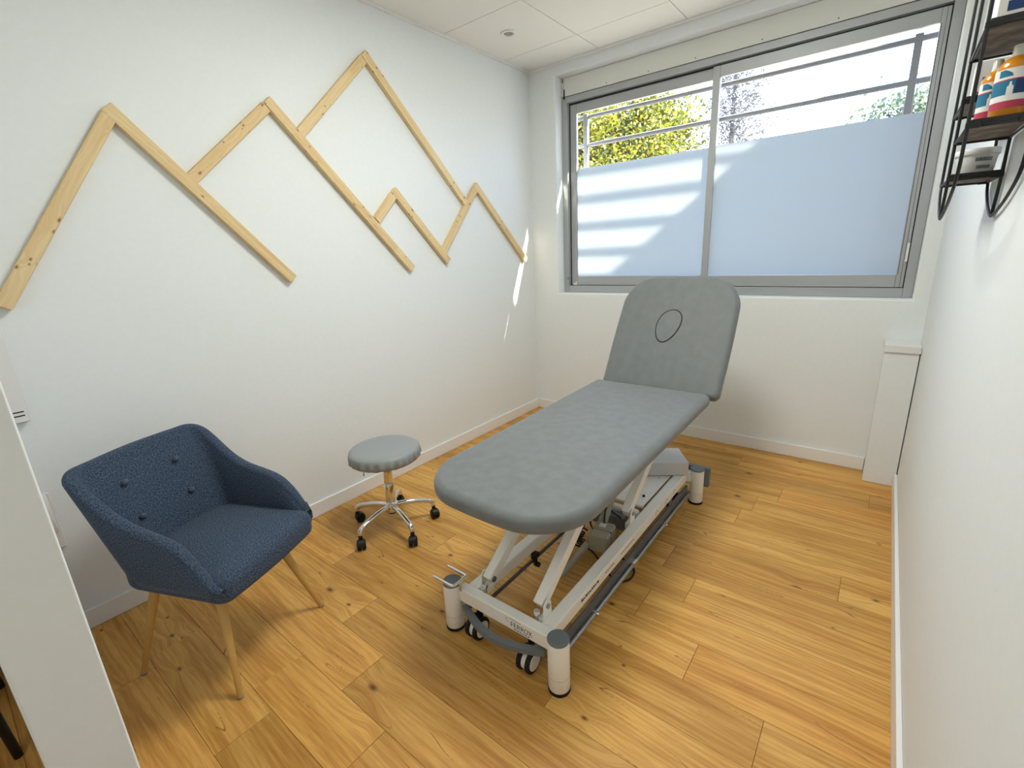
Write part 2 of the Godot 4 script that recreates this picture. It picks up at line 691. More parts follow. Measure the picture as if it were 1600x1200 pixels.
func lettering(text: String, size: float, depth: float, at: Vector3, basis: Basis, called: String, m: String, parent: Node, label := "") -> MeshInstance3D:
	var f := SystemFont.new()
	f.font_names = PackedStringArray(["Droid Sans"])
	var t := TextMesh.new()
	t.font = f
	t.text = text
	t.font_size = 64
	t.pixel_size = size / 46.0
	t.depth = depth
	t.material = M[m]
	var o := MeshInstance3D.new()
	o.name = called
	o.mesh = t
	parent.add_child(o, true)
	o.transform = Transform3D(basis, at)
	if label:
		o.set_meta("label", label)
	return o


# ------------------------------------------------------------------ room shell
func build_shell() -> void:
	var st := begin()
	span(st, Vector3(-0.14, -0.08, -0.24), Vector3(0.0, 2.82, 3.31), 0.0)
	structure(done(st, "wall_left", "wall_paint"))
	st = begin()
	span(st, Vector3(W, -0.08, -0.24), Vector3(W + 0.14, 2.82, 5.4), 0.0)
	structure(done(st, "wall_right", "wall_paint"))

	# window wall with its opening, plaster edge rounded
	st = begin()
	var o_lo := Vector2(0.0, -0.08)
	var o_hi := Vector2(W, 2.82)
	var i_lo := Vector2(0.243, 1.037)
	var i_hi := Vector2(2.505, 2.622)
	var loops := [[o_lo, o_hi, 0.0]]
	var b := 0.012
	for k in 5:
		var a := PI * 0.5 * k / 4.0
		loops.append([i_lo - Vector2.ONE * b * (1.0 - sin(a)), i_hi + Vector2.ONE * b * (1.0 - sin(a)), -b * (1.0 - cos(a))])
	loops.append([i_lo, i_hi, -0.24])
	loops.append([o_lo, o_hi, -0.24])
	for q in range(loops.size() - 1):
		var A := rect_loop(loops[q])
		var B := rect_loop(loops[q + 1])
		for e in 4:
			var f := (e + 1) % 4
			var inward: Vector3 = [Vector3(0, 1, 0), Vector3(-1, 0, 0), Vector3(0, -1, 0), Vector3(1, 0, 0)][e]
			var n1 := Vector3(0, 0, 1)
			var n2 := Vector3(0, 0, 1)
			if q >= 1 and q <= 4:
				n1 = Vector3(0, 0, 1).lerp(inward, (q - 1) / 4.0).normalized()
				n2 = Vector3(0, 0, 1).lerp(inward, q / 4.0).normalized()
			elif q == 5:
				n1 = inward
				n2 = inward
			elif q == 6:
				n1 = Vector3(0, 0, -1)
				n2 = n1
			tri(st, A[e], A[f], B[f], n1, n1, n2)
			tri(st, A[e], B[f], B[e], n1, n2, n2)
	structure(done(st, "wall_back", "wall_paint"))
	# outer leaf of the facade: the lintel, jambs and sill that stand proud outside the frame
	st = begin()
	span(st, Vector3(0.2, 2.436, -0.300), Vector3(2.6, 2.622, -0.165), 0.0)
	span(st, Vector3(0.2, 0.95, -0.316), Vector3(2.6, 1.085, -0.165), 0.0)
	structure(done(st, "wall_facade", "facade"))

	# partition beside the doorway the photograph is taken from, and the head above it
	st = begin()
	span(st, Vector3(-1.2, -0.08, 3.310), Vector3(1.6, 2.82, 3.391), 0.003)
	structure(done(st, "wall_front", "wall_paint"))
	st = begin()
	span(st, Vector3(1.6, 2.16, 3.310), Vector3(W, 2.82, 3.391), 0.003)
	structure(done(st, "wall_front_head", "wall_paint"))

	# skirting boards
	st = begin()
	span(st, Vector3(0.0, 0.0, 0.0), Vector3(0.0153, 0.083, 3.31), 0.003)
	structure(done(st, "baseboard_left", "trim_paint"))
	st = begin()
	span(st, Vector3(0.0153, 0.0, 0.0), Vector3(2.42, 0.083, 0.0153), 0.003)
	structure(done(st, "baseboard_back", "trim_paint"))
	st = begin()
	span(st, Vector3(W - 0.0153, 0.0, 0.172), Vector3(W, 0.083, 4.95), 0.003)
	structure(done(st, "baseboard_right", "trim_paint"))

	# pipe boxing in the corner
	var pb := base("pipe_box", Vector3(2.495, 0, 0.09))
	tag(pb, "white boxed-in pipe casing with a flat cap in the corner below the window", "pipe casing")
	st = begin()
	span(st, Vector3(2.422, 0.001, 0.001) - pb.position, Vector3(2.5695, 0.775, 0.166) - pb.position, 0.0015)
	done(st, "body", "wall_paint", pb)
	st = begin()
	span(st, Vector3(2.419, 0.775, 0.001) - pb.position, Vector3(2.573, 0.812, 0.178) - pb.position, 0.002)
	done(st, "top_cap", "white_plastic", pb)


func rect_loop(l: Array) -> Array:
	var lo: Vector2 = l[0]
	var hi: Vector2 = l[1]
	var z: float = l[2]
	return [Vector3(lo.x, lo.y, z), Vector3(hi.x, lo.y, z), Vector3(hi.x, hi.y, z), Vector3(lo.x, hi.y, z)]


func build_floor() -> void:
	var st := begin()
	span(st, Vector3(-1.2, -0.09, -0.02), Vector3(W + 0.05, -0.009, 5.2), 0.0)
	var fl := structure(done(st, "floor", "subfloor"))
	var pw := 0.174
	var known := {9: 1.90, 12: 2.26, 16: 1.345, 17: 0.99}
	for r in 30:
		var z0 := -0.009 + pw * r
		var z1 := z0 + pw
		if z0 > 5.0:
			break
		var hall := z0 > 3.28
		var x_lo := -1.2 if hall else 0.0
		var joint: float = known[r] if known.has(r) else rng.randf_range(0.0, 1.22)
		var x := joint
		while x > x_lo:
			x -= 1.22
		while x < W:
			var a := maxf(x, x_lo)
			var b := minf(x + 1.22, W)
			x += 1.22
			if b - a < 0.02:
				continue
			var zz0 := maxf(z0, 0.001)
			var p := begin()
			var c := Vector3((a + b) * 0.5, -0.0045, (zz0 + z1) * 0.5)
			var off := Vector2(rng.randf() * 3.6 / 3.6, rng.randi_range(0, 5) / 6.0 + rng.randf_range(-0.01, 0.01) + 0.0725 + 0.01)
			cbox(p, Vector3.ZERO, Vector3(b - a - 0.0007, 0.009, z1 - zz0 - 0.0007), 0.0009, Basis.IDENTITY, off, Vector2((1.0 if rng.randf() < 0.5 else -1.0) / 3.6, 1.0 / 1.2))
			var o := done(p, "plank", "oak_%d" % rng.randi_range(0, 4), fl)
			o.position = c


func build_ceiling() -> void:
	var st := begin()
	span(st, Vector3(-1.2, 2.722, -0.2), Vector3(W + 0.1, 2.86, 5.3), 0.0)
	var ce := structure(done(st, "ceiling", "ceiling_void"))
	var xs := [0.0, 0.612, 1.212, 1.812, 2.412, W]
	var zs := [0.0, 0.311, 0.911, 1.511, 2.111, 2.711, 3.311]
	var g := 0.0016
	for i in xs.size() - 1:
		for j in zs.size() - 1:
			if i == 2 and j == 3:
				panel_light(Vector3(1.512, H, 1.811), 3.1, "added unseen fill panel set into the ceiling grid above the treatment table")  # added fill lamp, out of view; daylight alone leaves the room too dark
				continue
			st = begin()
			var sz := Vector3(xs[i + 1] - xs[i] - 2 * g, 0.02, zs[j + 1] - zs[j] - 2 * g)
			cbox(st, Vector3.ZERO, sz, 0.0022)
			var o := done(st, "ceiling_tile", "ceiling_tile", ce)
			o.position = Vector3((xs[i] + xs[i + 1]) * 0.5, H + 0.01, (zs[j] + zs[j + 1]) * 0.5)
	# edge angle on the walls
	st = begin()
	span(st, Vector3(0.0005, H - 0.012, 0.0), Vector3(0.018, H - 0.0005, 3.31), 0.001)
	structure(done(st, "trim_1", "trim_paint"))
	st = begin()
	span(st, Vector3(0.018, H - 0.012, 0.0005), Vector3(W, H - 0.0005, 0.018), 0.001)
	structure(done(st, "trim_2", "trim_paint"))
	st = begin()
	span(st, Vector3(W - 0.018, H - 0.012, 0.018), Vector3(W - 0.0005, H - 0.0005, 3.31), 0.001)
	structure(done(st, "trim_3", "trim_paint"))
	# little round recessed spot, switched off
	var sp := base("ceiling_spot", Vector3(0.313, H, 0.64))
	tag(sp, "small round white recessed spotlight, switched off, in the ceiling tile", "ceiling light")
	st = begin()
	lathe_raw(st, [Vector2(0.030, -0.002), Vector2(0.034, -0.007), Vector2(0.046, -0.007), Vector2(0.050, -0.003), Vector2(0.050, -0.0005)], Vector3.ZERO, Basis.IDENTITY, 28)
	done(st, "bezel", "white_plastic", sp)
	st = begin()
	lathe_raw(st, [Vector2(0.0, -0.0025), Vector2(0.031, -0.0025), Vector2(0.031, -0.001)], Vector3.ZERO, Basis.IDENTITY, 24)
	done(st, "lens", "motor_beige", sp)


# ------------------------------------------------------------------ window
func frame_ring(st: SurfaceTool, lo: Vector2, hi: Vector2, l: float, r: float, b: float, t: float, z0: float, z1: float, bev := 0.002) -> void:
	span(st, Vector3(lo.x, lo.y, z0), Vector3(lo.x + l, hi.y, z1), bev)
	span(st, Vector3(hi.x - r, lo.y, z0), Vector3(hi.x, hi.y, z1), bev)
	span(st, Vector3(lo.x + l, lo.y, z0), Vector3(hi.x - r, lo.y + b, z1), bev)
	span(st, Vector3(lo.x + l, hi.y - t, z0), Vector3(hi.x - r, hi.y, z1), bev)


func build_window() -> void:
	var wn := base("window_1", Vector3(0, 0, 0))
	structure(wn, "wide two-pane sliding window, grey aluminium, lower glass frosted")
	var st := begin()
	frame_ring(st, Vector2(0.244, 1.038), Vector2(2.504, 2.492), 0.046, 0.044, 0.053, 0.042, -0.088, -0.165)
	done(st, "window_frame", "alu", wn)
	# thin dark track behind the front lip, seen as the dark line round the sashes
	st = begin()
	frame_ring(st, Vector2(0.288, 1.089), Vector2(2.462, 2.452), 0.012, 0.012, 0.010, 0.016, -0.124, -0.163, 0.0)
	done(st, "track_gasket", "alu_gap", wn)
	# roller shutter casing above
	st = begin()
	span(st, Vector3(0.262, 2.496, -0.086), Vector3(2.504, 2.620, -0.235), 0.002)
	var cs := done(st, "shutter_casing", "casing", wn)
	for x in [0.62, 0.93, 1.24, 1.62, 1.99]:
		st = begin()
		rod(st, Vector3(x, 2.512, -0.086), Vector3(x, 2.512, -0.0845), 0.0035, -1, 10)
		done(st, "screw", "black", cs)
	st = begin()
	span(st, Vector3(0.245, 2.496, -0.086), Vector3(0.260, 2.590, -0.12), 0.001)
	done(st, "end_cap", "casing", cs)
	st = begin()
	span(st, Vector3(0.264, 2.475, -0.087), Vector3(0.274, 2.545, -0.0835), 0.001)
	rod(st, Vector3(0.268, 2.488, -0.086), Vector3(0.268, 2.488, -0.079), 0.008, -1, 12)
	done(st, "strap_guide", "black", wn)
	# sashes: [x0, x1, left stile, right stile, front z]
	for d in [[0.298, 1.392, 0.054, 0.042, -0.122], [1.352, 2.456, 0.043, 0.036, -0.096]]:
		var z0: float = d[4]
		st = begin()
		frame_ring(st, Vector2(d[0], 1.094), Vector2(d[1], 2.438), d[2], d[3], 0.071, 0.064, z0, z0 - 0.026)
		var sash := done(st, "sash", "alu", wn)
		var gx0: float = d[0] + d[2] - 0.004
		var gx1: float = d[1] - d[3] + 0.004
		var gz := z0 - 0.013
		st = begin()
		quad(st, Vector3(gx0, 1.161, gz), Vector3(gx1, 1.161, gz), Vector3(gx1, 2.378, gz), Vector3(gx0, 2.378, gz), Vector3(0, 0, 1))
		done(st, "glass_pane", "glass", sash)
		st = begin()
		var g0 := gx0 + 0.004
		var g1 := gx1 - 0.004
		quad(st, Vector3(g0, 1.166, gz + 0.002), Vector3(g1, 1.166, gz + 0.002), Vector3(g1, 1.986, gz + 0.002), Vector3(g0, 1.986, gz + 0.002), Vector3(0, 0, 1))
		var fm := done(st, "frosted_film", "frost_film", sash)
		fm.set_meta("label", "white frosted privacy film over the lower two thirds of the glass")
		if d[0] > 1.0:
			st = begin()
			span(st, Vector3(2.444, 1.235, -0.0955), Vector3(2.456, 1.335, -0.084), 0.002)
			done(st, "pull_handle", "white_plastic", sash)
			st = begin()
			span(st, Vector3(2.4235, 1.166, -0.0965), Vector3(2.4255, 2.372, -0.0945), 0.0)
			span(st, Vector3(2.440, 1.096, -0.0965), Vector3(2.4415, 2.436, -0.0945), 0.0)
			done(st, "seal_strip", "alu_gap", sash)
		else:
			st = begin()
			span(st, Vector3(0.318, 1.094, -0.1215), Vector3(0.352, 1.112, -0.109), 0.002)
			span(st, Vector3(0.340, 1.112, -0.1215), Vector3(0.350, 1.124, -0.112), 0.001)
			done(st, "sash_lock", "white_plastic", sash)
			st = begin()
			rod(st, Vector3(0.281, 1.152, -0.0885), Vector3(0.281, 1.152, -0.084), 0.010, -1, 12)
			done(st, "latch_keep", "black", wn)
			st = begin()
			rod(st, Vector3(0.2835, 1.154, -0.085), Vector3(0.2835, 1.154, -0.079), 0.005, -1, 10)
			done(st, "latch_pin", "white_plastic", wn)


# ------------------------------------------------------------------ outside the window
func build_outside() -> void:
	var st := begin()
	span(st, Vector3(-40, -0.6, -60), Vector3(40, -0.45, -0.27), 0.0)
	structure(done(st, "ground", "ground"))
	# return wall of the building to the right of the window; its top edge draws the slanting shadow on the glass
	st = begin()
	span(st, Vector3(2.75, -0.5, -1.9), Vector3(2.98, 2.84, -0.24), 0.004)
	structure(done(st, "wall_outside", "facade"))
	# metal guard rail
	var z := -0.31
	var rl := base("guard_rail", Vector3(1.36, -0.45, z))
	tag(rl, "pale painted metal guard rail with horizontal bars outside the window", "railing")
	for x in [0.333, 2.346]:
		st = begin()
		span(st, Vector3(x - 0.018 - 1.36, 0.0, -0.018), Vector3(x + 0.018 - 1.36, 2.855, 0.018), 0.004)
		done(st, "post", "rail_metal", rl)
	for k in 8:
		var y := 2.381 - 0.203 * k + 0.45
		st = begin()
		rod(st, Vector3(-1.35, y, 0.0), Vector3(1.36, y, 0.0), 0.015, -1, 14)
		done(st, "bar", "rail_metal", rl)
	# trees beyond the rail
	tree("leafy_tree", Vector3(-3.6, -0.45, -8.4), 6.0, 1.9, 60000, 0.044, ["leaf_yellow", "leaf_green"], 11, "dense yellow-green tree in full leaf outside the left pane", false)
	tree("thin_tree", Vector3(-1.0, -0.45, -10.0), 6.6, 1.25, 12000, 0.022, ["twig"], 23, "grey half-bare tree with fine twigs behind the window's centre stile", true)
	tree("rounded_tree", Vector3(2.05, -0.45, -8.6), 4.35, 1.0, 14000, 0.034, ["leaf_blue"], 37, "low pale green bushy tree outside the right pane", false)


func tree(called: String, at: Vector3, tall: float, crown: float, leaves: int, leaf: float, kinds: Array, sd: int, label: String, bare: bool) -> void:
	var r := RandomNumberGenerator.new()
	r.seed = sd
	var t := base(called, at)
	tag(t, label, "tree")
	var top := tall - crown * (0.9 if not bare else 0.2)
	var st := begin()
	tube(st, smooth_path([Vector3(0, -0.05, 0), Vector3(0.05, top * 0.35, 0.02), Vector3(-0.04, top * 0.7, 0.0), Vector3(0.0, top, 0.03)]), 0.09 if not bare else 0.06, 8)
	done(st, "trunk", "bark" if not bare else "twig", t)
	var tips := []
	st = begin()
	for k in (26 if not bare else 60):
		var y0 := top * r.randf_range(0.42, 0.98)
		var a := r.randf() * TAU
		var reach := crown * r.randf_range(0.5, 0.95)
		var d := Vector3(cos(a), 0, sin(a)) * reach * (1.0 if not bare else 0.62)
		var tip := Vector3(0, y0 + crown * r.randf_range(0.1, 0.8), 0) + d
		tube(st, smooth_path([Vector3(0, y0, 0), Vector3(0, y0, 0).lerp(tip, 0.5) + Vector3(0, 0.12, 0), tip], false, 4), 0.018 if not bare else 0.010, 5)
		tips.append(tip)
		for q in (2 if not bare else 7):
			var from := Vector3(0, y0, 0).lerp(tip, r.randf_range(0.3, 0.95))
			var to := from + Vector3(r.randf_range(-1, 1), r.randf_range(0.1, 1.0), r.randf_range(-1, 1)) * crown * 0.32
			tube(st, PackedVector3Array([from, from.lerp(to, 0.5) + Vector3(0.02, 0.03, 0), to]), 0.007 if not bare else 0.005, 4)
			tips.append(to)
	done(st, "branches", "bark" if not bare else "twig", t)
	for m in kinds.size():
		var lm := SurfaceTool.new()
		lm.begin(Mesh.PRIMITIVE_TRIANGLES)
		for s in [-1.0, 1.0]:
			tri(lm, Vector3(0, 0, 0), Vector3(s * 0.36, 0.45, 0.06), Vector3(0, 1, 0), Vector3(0, 0, 1), Vector3(s * 0.2, 0, 1).normalized(), Vector3(0, 0, 1))
		lm.set_material(M[kinds[m]])
		var mm := MultiMesh.new()
		mm.transform_format = MultiMesh.TRANSFORM_3D
		mm.mesh = lm.commit()
		var count := leaves / kinds.size()
		mm.instance_count = count
		for i in count:
			var c: Vector3 = tips[r.randi() % tips.size()]
			var off := Vector3(r.randfn(), r.randfn(), r.randfn()) * crown * (0.17 if not bare else 0.13)
			var b := Basis.from_euler(Vector3(r.randf() * TAU, r.randf() * TAU, r.randf() * TAU)).scaled(Vector3.ONE * leaf * 2.0 * r.randf_range(0.7, 1.4))
			mm.set_instance_transform(i, Transform3D(b, c + off))
		var mi := MultiMeshInstance3D.new()
		mi.name = "foliage"
		mi.multimesh = mm
		mi.set_meta("kind", "stuff")
		t.add_child(mi, true)


# ------------------------------------------------------------------ pine batten mountains
func build_mountains() -> void:
	var root := base("mountain_wall_art", Vector3(0.0, 1.30, 1.65))
	tag(root, "mountain skyline made of natural pine battens fixed to the left wall", "wall art")
	# each batten: [y, z] of both ends on the wall, and whether it runs through the peak
	var w := 0.047
	var d := 0.03
	var list := [
		[1.302, 3.150, 1.962, 2.713, 0.0], [1.962, 2.713, 1.310, 2.131, 1.0],
		[1.752, 2.488, 2.092, 2.110, 0.0], [2.100, 2.100, 1.315, 1.352, 1.0],
		[2.000, 1.965, 2.422, 1.535, 0.0], [2.430, 1.527, 1.725, 0.822, 1.0],
		[1.607, 1.572, 1.750, 1.430, 0.0], [1.757, 1.423, 1.345, 1.032, 1.0],
		[1.418, 1.062, 1.830, 0.706, 0.0], [1.836, 0.700, 1.312, 0.146, 1.0]]
	for i in list.size():
		var l: Array = list[i]
		var a := Vector3(0.0, l[0], l[1])
		var b := Vector3(0.0, l[2], l[3])
		var dir := (b - a).normalized()
		# the second batten of a peak caps the first one
		if l[4] > 0.5:
			a -= dir * 0.020
		else:
			b -= dir * 0.012
			a -= dir * 0.012
		var mid := (a + b) * 0.5
		var st := begin()
		var basis := Basis(dir, dir.cross(Vector3.RIGHT) * -1.0, Vector3.RIGHT)
		basis.y = basis.z.cross(basis.x)
		cbox(st, Vector3.ZERO, Vector3(a.distance_to(b), w, d if l[4] > 0.5 else d - 0.0016), 0.0025, Basis.IDENTITY, Vector2(0.13 * i + 0.37, 0.17 * i + 0.4), Vector2(1.0 / 1.6, 1.0 / 0.2))
		var o := done(st, "batten", "pine", root)
		o.transform = Transform3D(basis, Vector3((d if l[4] > 0.5 else d - 0.0016) * 0.5 + 0.0005, mid.y, mid.z) - root.position)


# ------------------------------------------------------------------ treatment table
func build_table() -> void:
	var B := Vector3(1.4635, 0, 1.64)
	var t := base("treatment_table", B)
	tag(t, "grey suede treatment table with raised backrest on a white steel lifting base", "massage table")
	var st: SurfaceTool

	# --- upholstery
	st = begin()
	var tilt := Basis(Vector3.RIGHT, deg_to_rad(0.9))
	# outline in (x, -z): near end has big soft corners
	var ol := rounded(Vector2(-0.318, -0.765), Vector2(0.318, 0.625), [0.20, 0.20, 0.035, 0.035], 12, 10)
	for i in ol.size():    # near end bows outwards a little
		if ol[i].y < -0.5:
			ol[i].y -= 0.02 * cos(ol[i].x / 0.318 * PI * 0.5)
	var flat := tilt * Basis(Vector3.RIGHT, Vector3.FORWARD, Vector3.UP)
	pad(st, ol, 0.062, 0.030, 0.02, 0.006, Vector3(-0.012, 0.627, 0.0), flat)
	done(st, "leg_pad", "suede", t)
	st = begin()
	var up := Vector3(0, 0.84, -0.54).normalized()
	var nrm := Vector3(0, 0.54, 0.84).normalized()
	var bb := Basis(Vector3.RIGHT, up, nrm)
	var bo := Vector3(1.471, 0.655, 0.985) - B
	var bl := rounded(Vector2(-0.322, -0.025), Vector2(0.322, 0.662), [0.035, 0.035, 0.175, 0.175], 12, 10)
	for i in bl.size():
		if bl[i].y > 0.5:
			bl[i].y += 0.006 * cos(bl[i].x / 0.322 * PI * 0.5)
		elif bl[i].y > 0.05 and bl[i].y < 0.49:
			bl[i].x *= 1.0 + 0.01 * sin((bl[i].y - 0.05) / 0.44 * PI)
	pad(st, bl, 0.065, 0.026, 0.02, 0.006, bo - nrm * 0.0325, bb)
	var back := done(st, "backrest", "suede", t)
	# face hole plug
	var egg := PackedVector2Array()
	for k in 48:
		var a := TAU * k / 48
		var y := 0.097 * sin(a)
		var wdt := 0.064 * (1.0 + 0.16 * sin(a))
		egg.append(Vector2(wdt * cos(a) + 0.012 * sin(a) - 0.014, y + 0.352))
	st = begin()
	pad(st, egg, 0.012, 0.004, 0.003, 0.002, bo + nrm * 0.003, bb)
	var plug := done(st, "face_plug", "suede", back)
	plug.set_meta("label", "egg-shaped removable face hole plug")
	st = begin()
	var ringp := PackedVector3Array()
	for p in egg:
		ringp.append(bo + bb * Vector3(p.x, p.y, 0.0065))
	tube(st, ringp, 0.0035, 6, true)
	done(st, "plug_seam", "black", back)

	# --- upper frame under the pads
	st = begin()
	for sx in [-0.16, 0.16]:
		span(st, Vector3(sx - 0.02, 0.535, -0.60), Vector3(sx + 0.02, 0.578, 0.60), 0.004)
	for sz in [-0.56, 0.0, 0.56]:
		span(st, Vector3(-0.16, 0.538, sz - 0.02), Vector3(0.16, 0.575, sz + 0.02), 0.003)
	done(st, "upper_frame", "white_steel", t)
	for sx in [-0.16, 0.16]:
		st = begin()
		span(st, Vector3(sx - 0.019, 0.536, 0.60), Vector3(sx + 0.019, 0.577, 0.606), 0.002)
		done(st, "frame_end_cap", "black", t)
	st = begin()   # backrest carrier and strut
	for sx in [-0.18, 0.18]:
		bar(st, bo + bb * Vector3(sx, 0.02, -0.078), bo + bb * Vector3(sx, 0.56, -0.078), 0.03, 0.022, 0.003, nrm)
	bar(st, bo + bb * Vector3(-0.18, 0.35, -0.078), bo + bb * Vector3(0.18, 0.35, -0.078), 0.03, 0.02, 0.003, nrm)
	done(st, "backrest_carrier", "white_steel", t)
	st = begin()
	rod(st, Vector3(0, 0.555, -0.86), bo + bb * Vector3(0, 0.35, -0.085), 0.012)
	done(st, "gas_strut", "black", t)

	# --- base posts with caps and feet
	for sx in [-1.0, 1.0]:
		for z in [2.343, 0.927]:
			var c := Vector3(sx * 0.2375, 0, z - B.z)
			st = begin()
			rod(st, c + Vector3(0, 0.012, 0), c + Vector3(0, 0.196, 0), 0.036, -1, 32, 0.002)
			var po := done(st, "base_post", "white_steel", t)
			st = begin()
			rod(st, c + Vector3(0, 0.196, 0), c + Vector3(0, 0.206, 0), 0.0365, -1, 32, 0.003)
			done(st, "post_cap", "grey_plastic", po)
			st = begin()
			rod(st, c, c + Vector3(0, 0.012, 0), 0.0375, -1, 32, 0.002)
			done(st, "rubber_foot", "rubber", po)
			st = begin()
			rod(st, c + Vector3(0, 0.064, 0), c + Vector3(0, 0.0648, 0), 0.03625, -1, 32, 0.0003)
			done(st, "post_joint", "print_grey", po)
	# --- base frame: end bars and side rails
	for z in [2.322, 0.945]:
		st = begin()
		span(st, Vector3(-0.215, 0.128, z - B.z - 0.022), Vector3(0.215, 0.186, z - B.z + 0.022), 0.006)
		done(st, "end_bar", "white_steel", t)
	for sx in [-1.0, 1.0]:
		st = begin()
		span(st, Vector3(sx * 0.168 - 0.026, 0.130, -0.675), Vector3(sx * 0.168 + 0.026, 0.184, 0.662), 0.006)
		var rail := done(st, "side_rail", "white_steel", t)
		if sx > 0:
			print_marks(rail, 0.195, B)
	# maker's lettering on the near end bar
	lettering("FERROX", 0.019, 0.0004, Vector3(0.088, 0.157, 2.3445 - B.z), Basis(Vector3.RIGHT, Vector3.UP, Vector3.BACK), "lettering", "print_dark", t, "dark maker's name printed on the end bar")
	st = begin()
	tube(st, smooth_path([Vector3(0.006, 0.162, 0), Vector3(-0.006, 0.172, 0), Vector3(0.012, 0.1775, 0), Vector3(0.060, 0.1755, 0)]), 0.0006, 4)
	var sw := done(st, "logo_swoosh", "print_dark", t)
	sw.position = Vector3(0.028, 0, 2.3443 - B.z)
	st = begin()
	for k in 6:
		span(st, Vector3(0.030 + k * 0.0115, 0.1395, -0.0003), Vector3(0.038 + k * 0.0115, 0.1425, 0.0003), 0.0)
	var line := done(st, "logo_tagline", "print_dark", t)
	line.position = Vector3(0.028, 0, 2.3443 - B.z)

	# --- lift arms (parallelogram) with brackets and pivots
	for z in [2.262, 1.565]:
		for sx in [-1.0, 1.0]:
			var lo := Vector3(sx * 0.115, 0.222, z - B.z)
			var hi := Vector3(sx * 0.115, 0.545, z - B.z - 0.458)
			st = begin()
			bar(st, lo + (hi - lo).normalized() * -0.012, hi, 0.038, 0.046, 0.004)
			var arm := done(st, "lift_arm", "white_steel", t)
			st = begin()
			rod(st, lo - Vector3(0.024, 0, 0), lo + Vector3(0.024, 0, 0), 0.011, -1, 16)
			done(st, "pivot", "dark_bar", arm)
			for s2 in [sx]:
				st = begin()
				var poly := PackedVector2Array()
				for k in 13:
					var a := PI * k / 12.0
					poly.append(Vector2(0.021 * cos(a), 0.021 * sin(a)))
				poly.append(Vector2(-0.026, -0.046))
				poly.append(Vector2(0.026, -0.046))
				prism(st, poly, 0.006, lo + Vector3(s2 * 0.0265 + sx * 0.0, 0, 0), Basis(Vector3.BACK, Vector3.UP, Vector3.LEFT), 0.001)
				var br := done(st, "bracket", "white_steel", t)
				st = begin()
				var q := lo + Vector3(s2 * 0.0295, 0, 0)
				rod(st, q, q + Vector3(s2 * 0.006, 0, 0), 0.0095, -1, 6, 0.001)
				done(st, "bolt", "steel_grey", br)
	# little shelves that carry the brackets beside the rails
	for z in [2.262, 1.565]:
		for sx in [-1.0, 1.0]:
			st = begin()
			span(st, Vector3(sx * 0.135 - 0.016, 0.150, z - B.z - 0.028), Vector3(sx * 0.135 + 0.016, 0.181, z - B.z + 0.028), 0.003)
			done(st, "bracket_plate", "white_steel", t)
	# levelling bolts standing in the corners of the near end
	for sx in [-1.0, 1.0]:
		st = begin()
		var c := Vector3(sx * 0.118, 0.160, 2.290 - B.z)
		rod(st, c, c + Vector3(0, 0.034, 0), 0.007, -1, 14)
		rod(st, c + Vector3(0, 0.034, 0), c + Vector3(0, 0.050, 0), 0.0115, -1, 18)
		done(st, "levelling_bolt", "chrome", t)

	# --- castors, lifted just clear of the floor
	for p in [[-0.130, 2.335], [0.112, 2.340], [-0.130, 0.99], [0.150, 1.045]]:
		var c := Vector3(p[0], 0.045, p[1] - B.z)
		st = begin()
		rod(st, c + Vector3(0, 0.03, -0.02), c + Vector3(0, 0.09, -0.02), 0.012, -1, 14)
		span(st, c + Vector3(-0.009, -0.004, -0.03), c + Vector3(0.009, 0.045, 0.012), 0.003)
		var fork := done(st, "castor_fork", "black", t)
		for s in [-1.0, 1.0]:
			st = begin()
			rod(st, c + Vector3(s * 0.010, 0, 0), c + Vector3(s * 0.026, 0, 0), 0.043, -1, 28, 0.004)
			var wh := done(st, "castor_wheel", "rubber", fork)
			st = begin()
			rod(st, c + Vector3(s * 0.0255, 0, 0), c + Vector3(s * 0.0285, 0, 0), 0.031, -1, 24, 0.001)
			done(st, "hub_cap", "white_plastic", wh)
		st = begin()
		rod(st, c - Vector3(0.0085, 0, 0), c + Vector3(0.0085, 0, 0), 0.036, -1, 24, 0.001)
		done(st, "hub", "white_plastic", fork)

	# --- foot control: curved bar at the near end, long bars beside both rails
	st = begin()
	var cp := []
	for k in 13:
		var u := k / 12.0
		cp.append(Vector3(lerpf(-0.185, 0.178, u), 0.106, 2.335 - B.z + 0.055 * sin(PI * u)))
	var rows := []
	for i in cp.size():
		var p: Vector3 = cp[i]
		var tn: Vector3 = (cp[mini(i + 1, 12)] - cp[maxi(i - 1, 0)]).normalized()
		var side := Vector3(tn.z, 0, -tn.x) * -0.012
		var row := PackedVector3Array()
		for q in [[-1, -0.9], [-0.9, -1], [0.9, -1], [1, -0.9], [1, 0.9], [0.9, 1], [-0.9, 1], [-1, 0.9]]:
			row.append(p + side * q[0] + Vector3(0, 0.011 * q[1], 0))
		rows.append(row)
	var c0 := PackedVector3Array()
	var c1 := PackedVector3Array()
	for q in 8:
		c0.append(cp[0])
		c1.append(cp[12])
	rows.push_front(c0)
	rows.push_back(c1)
	grid(st, rows, false, true, -1.0)
	var cb := done(st, "foot_bar", "grey_plastic", t)
	cb.set_meta("label", "curved grey foot control bar")
	for x in [-0.17, 0.165]:
		st = begin()
		bar(st, Vector3(x, 0.108, 2.345 - B.z), Vector3(x, 0.115, 2.17 - B.z), 0.016, 0.012, 0.002)
		done(st, "foot_bar_link", "dark_bar", t)
	st = begin()
	bar(st, Vector3(0.203, 0.100, 2.30 - B.z), Vector3(0.203, 0.100, 0.985 - B.z), 0.014, 0.044, 0.003)
	done(st, "control_rod", "dark_bar", t)
	st = begin()
	bar(st, Vector3(-0.150, 0.085, 2.25 - B.z), Vector3(-0.150, 0.085, 0.99 - B.z), 0.010, 0.016, 0.002)
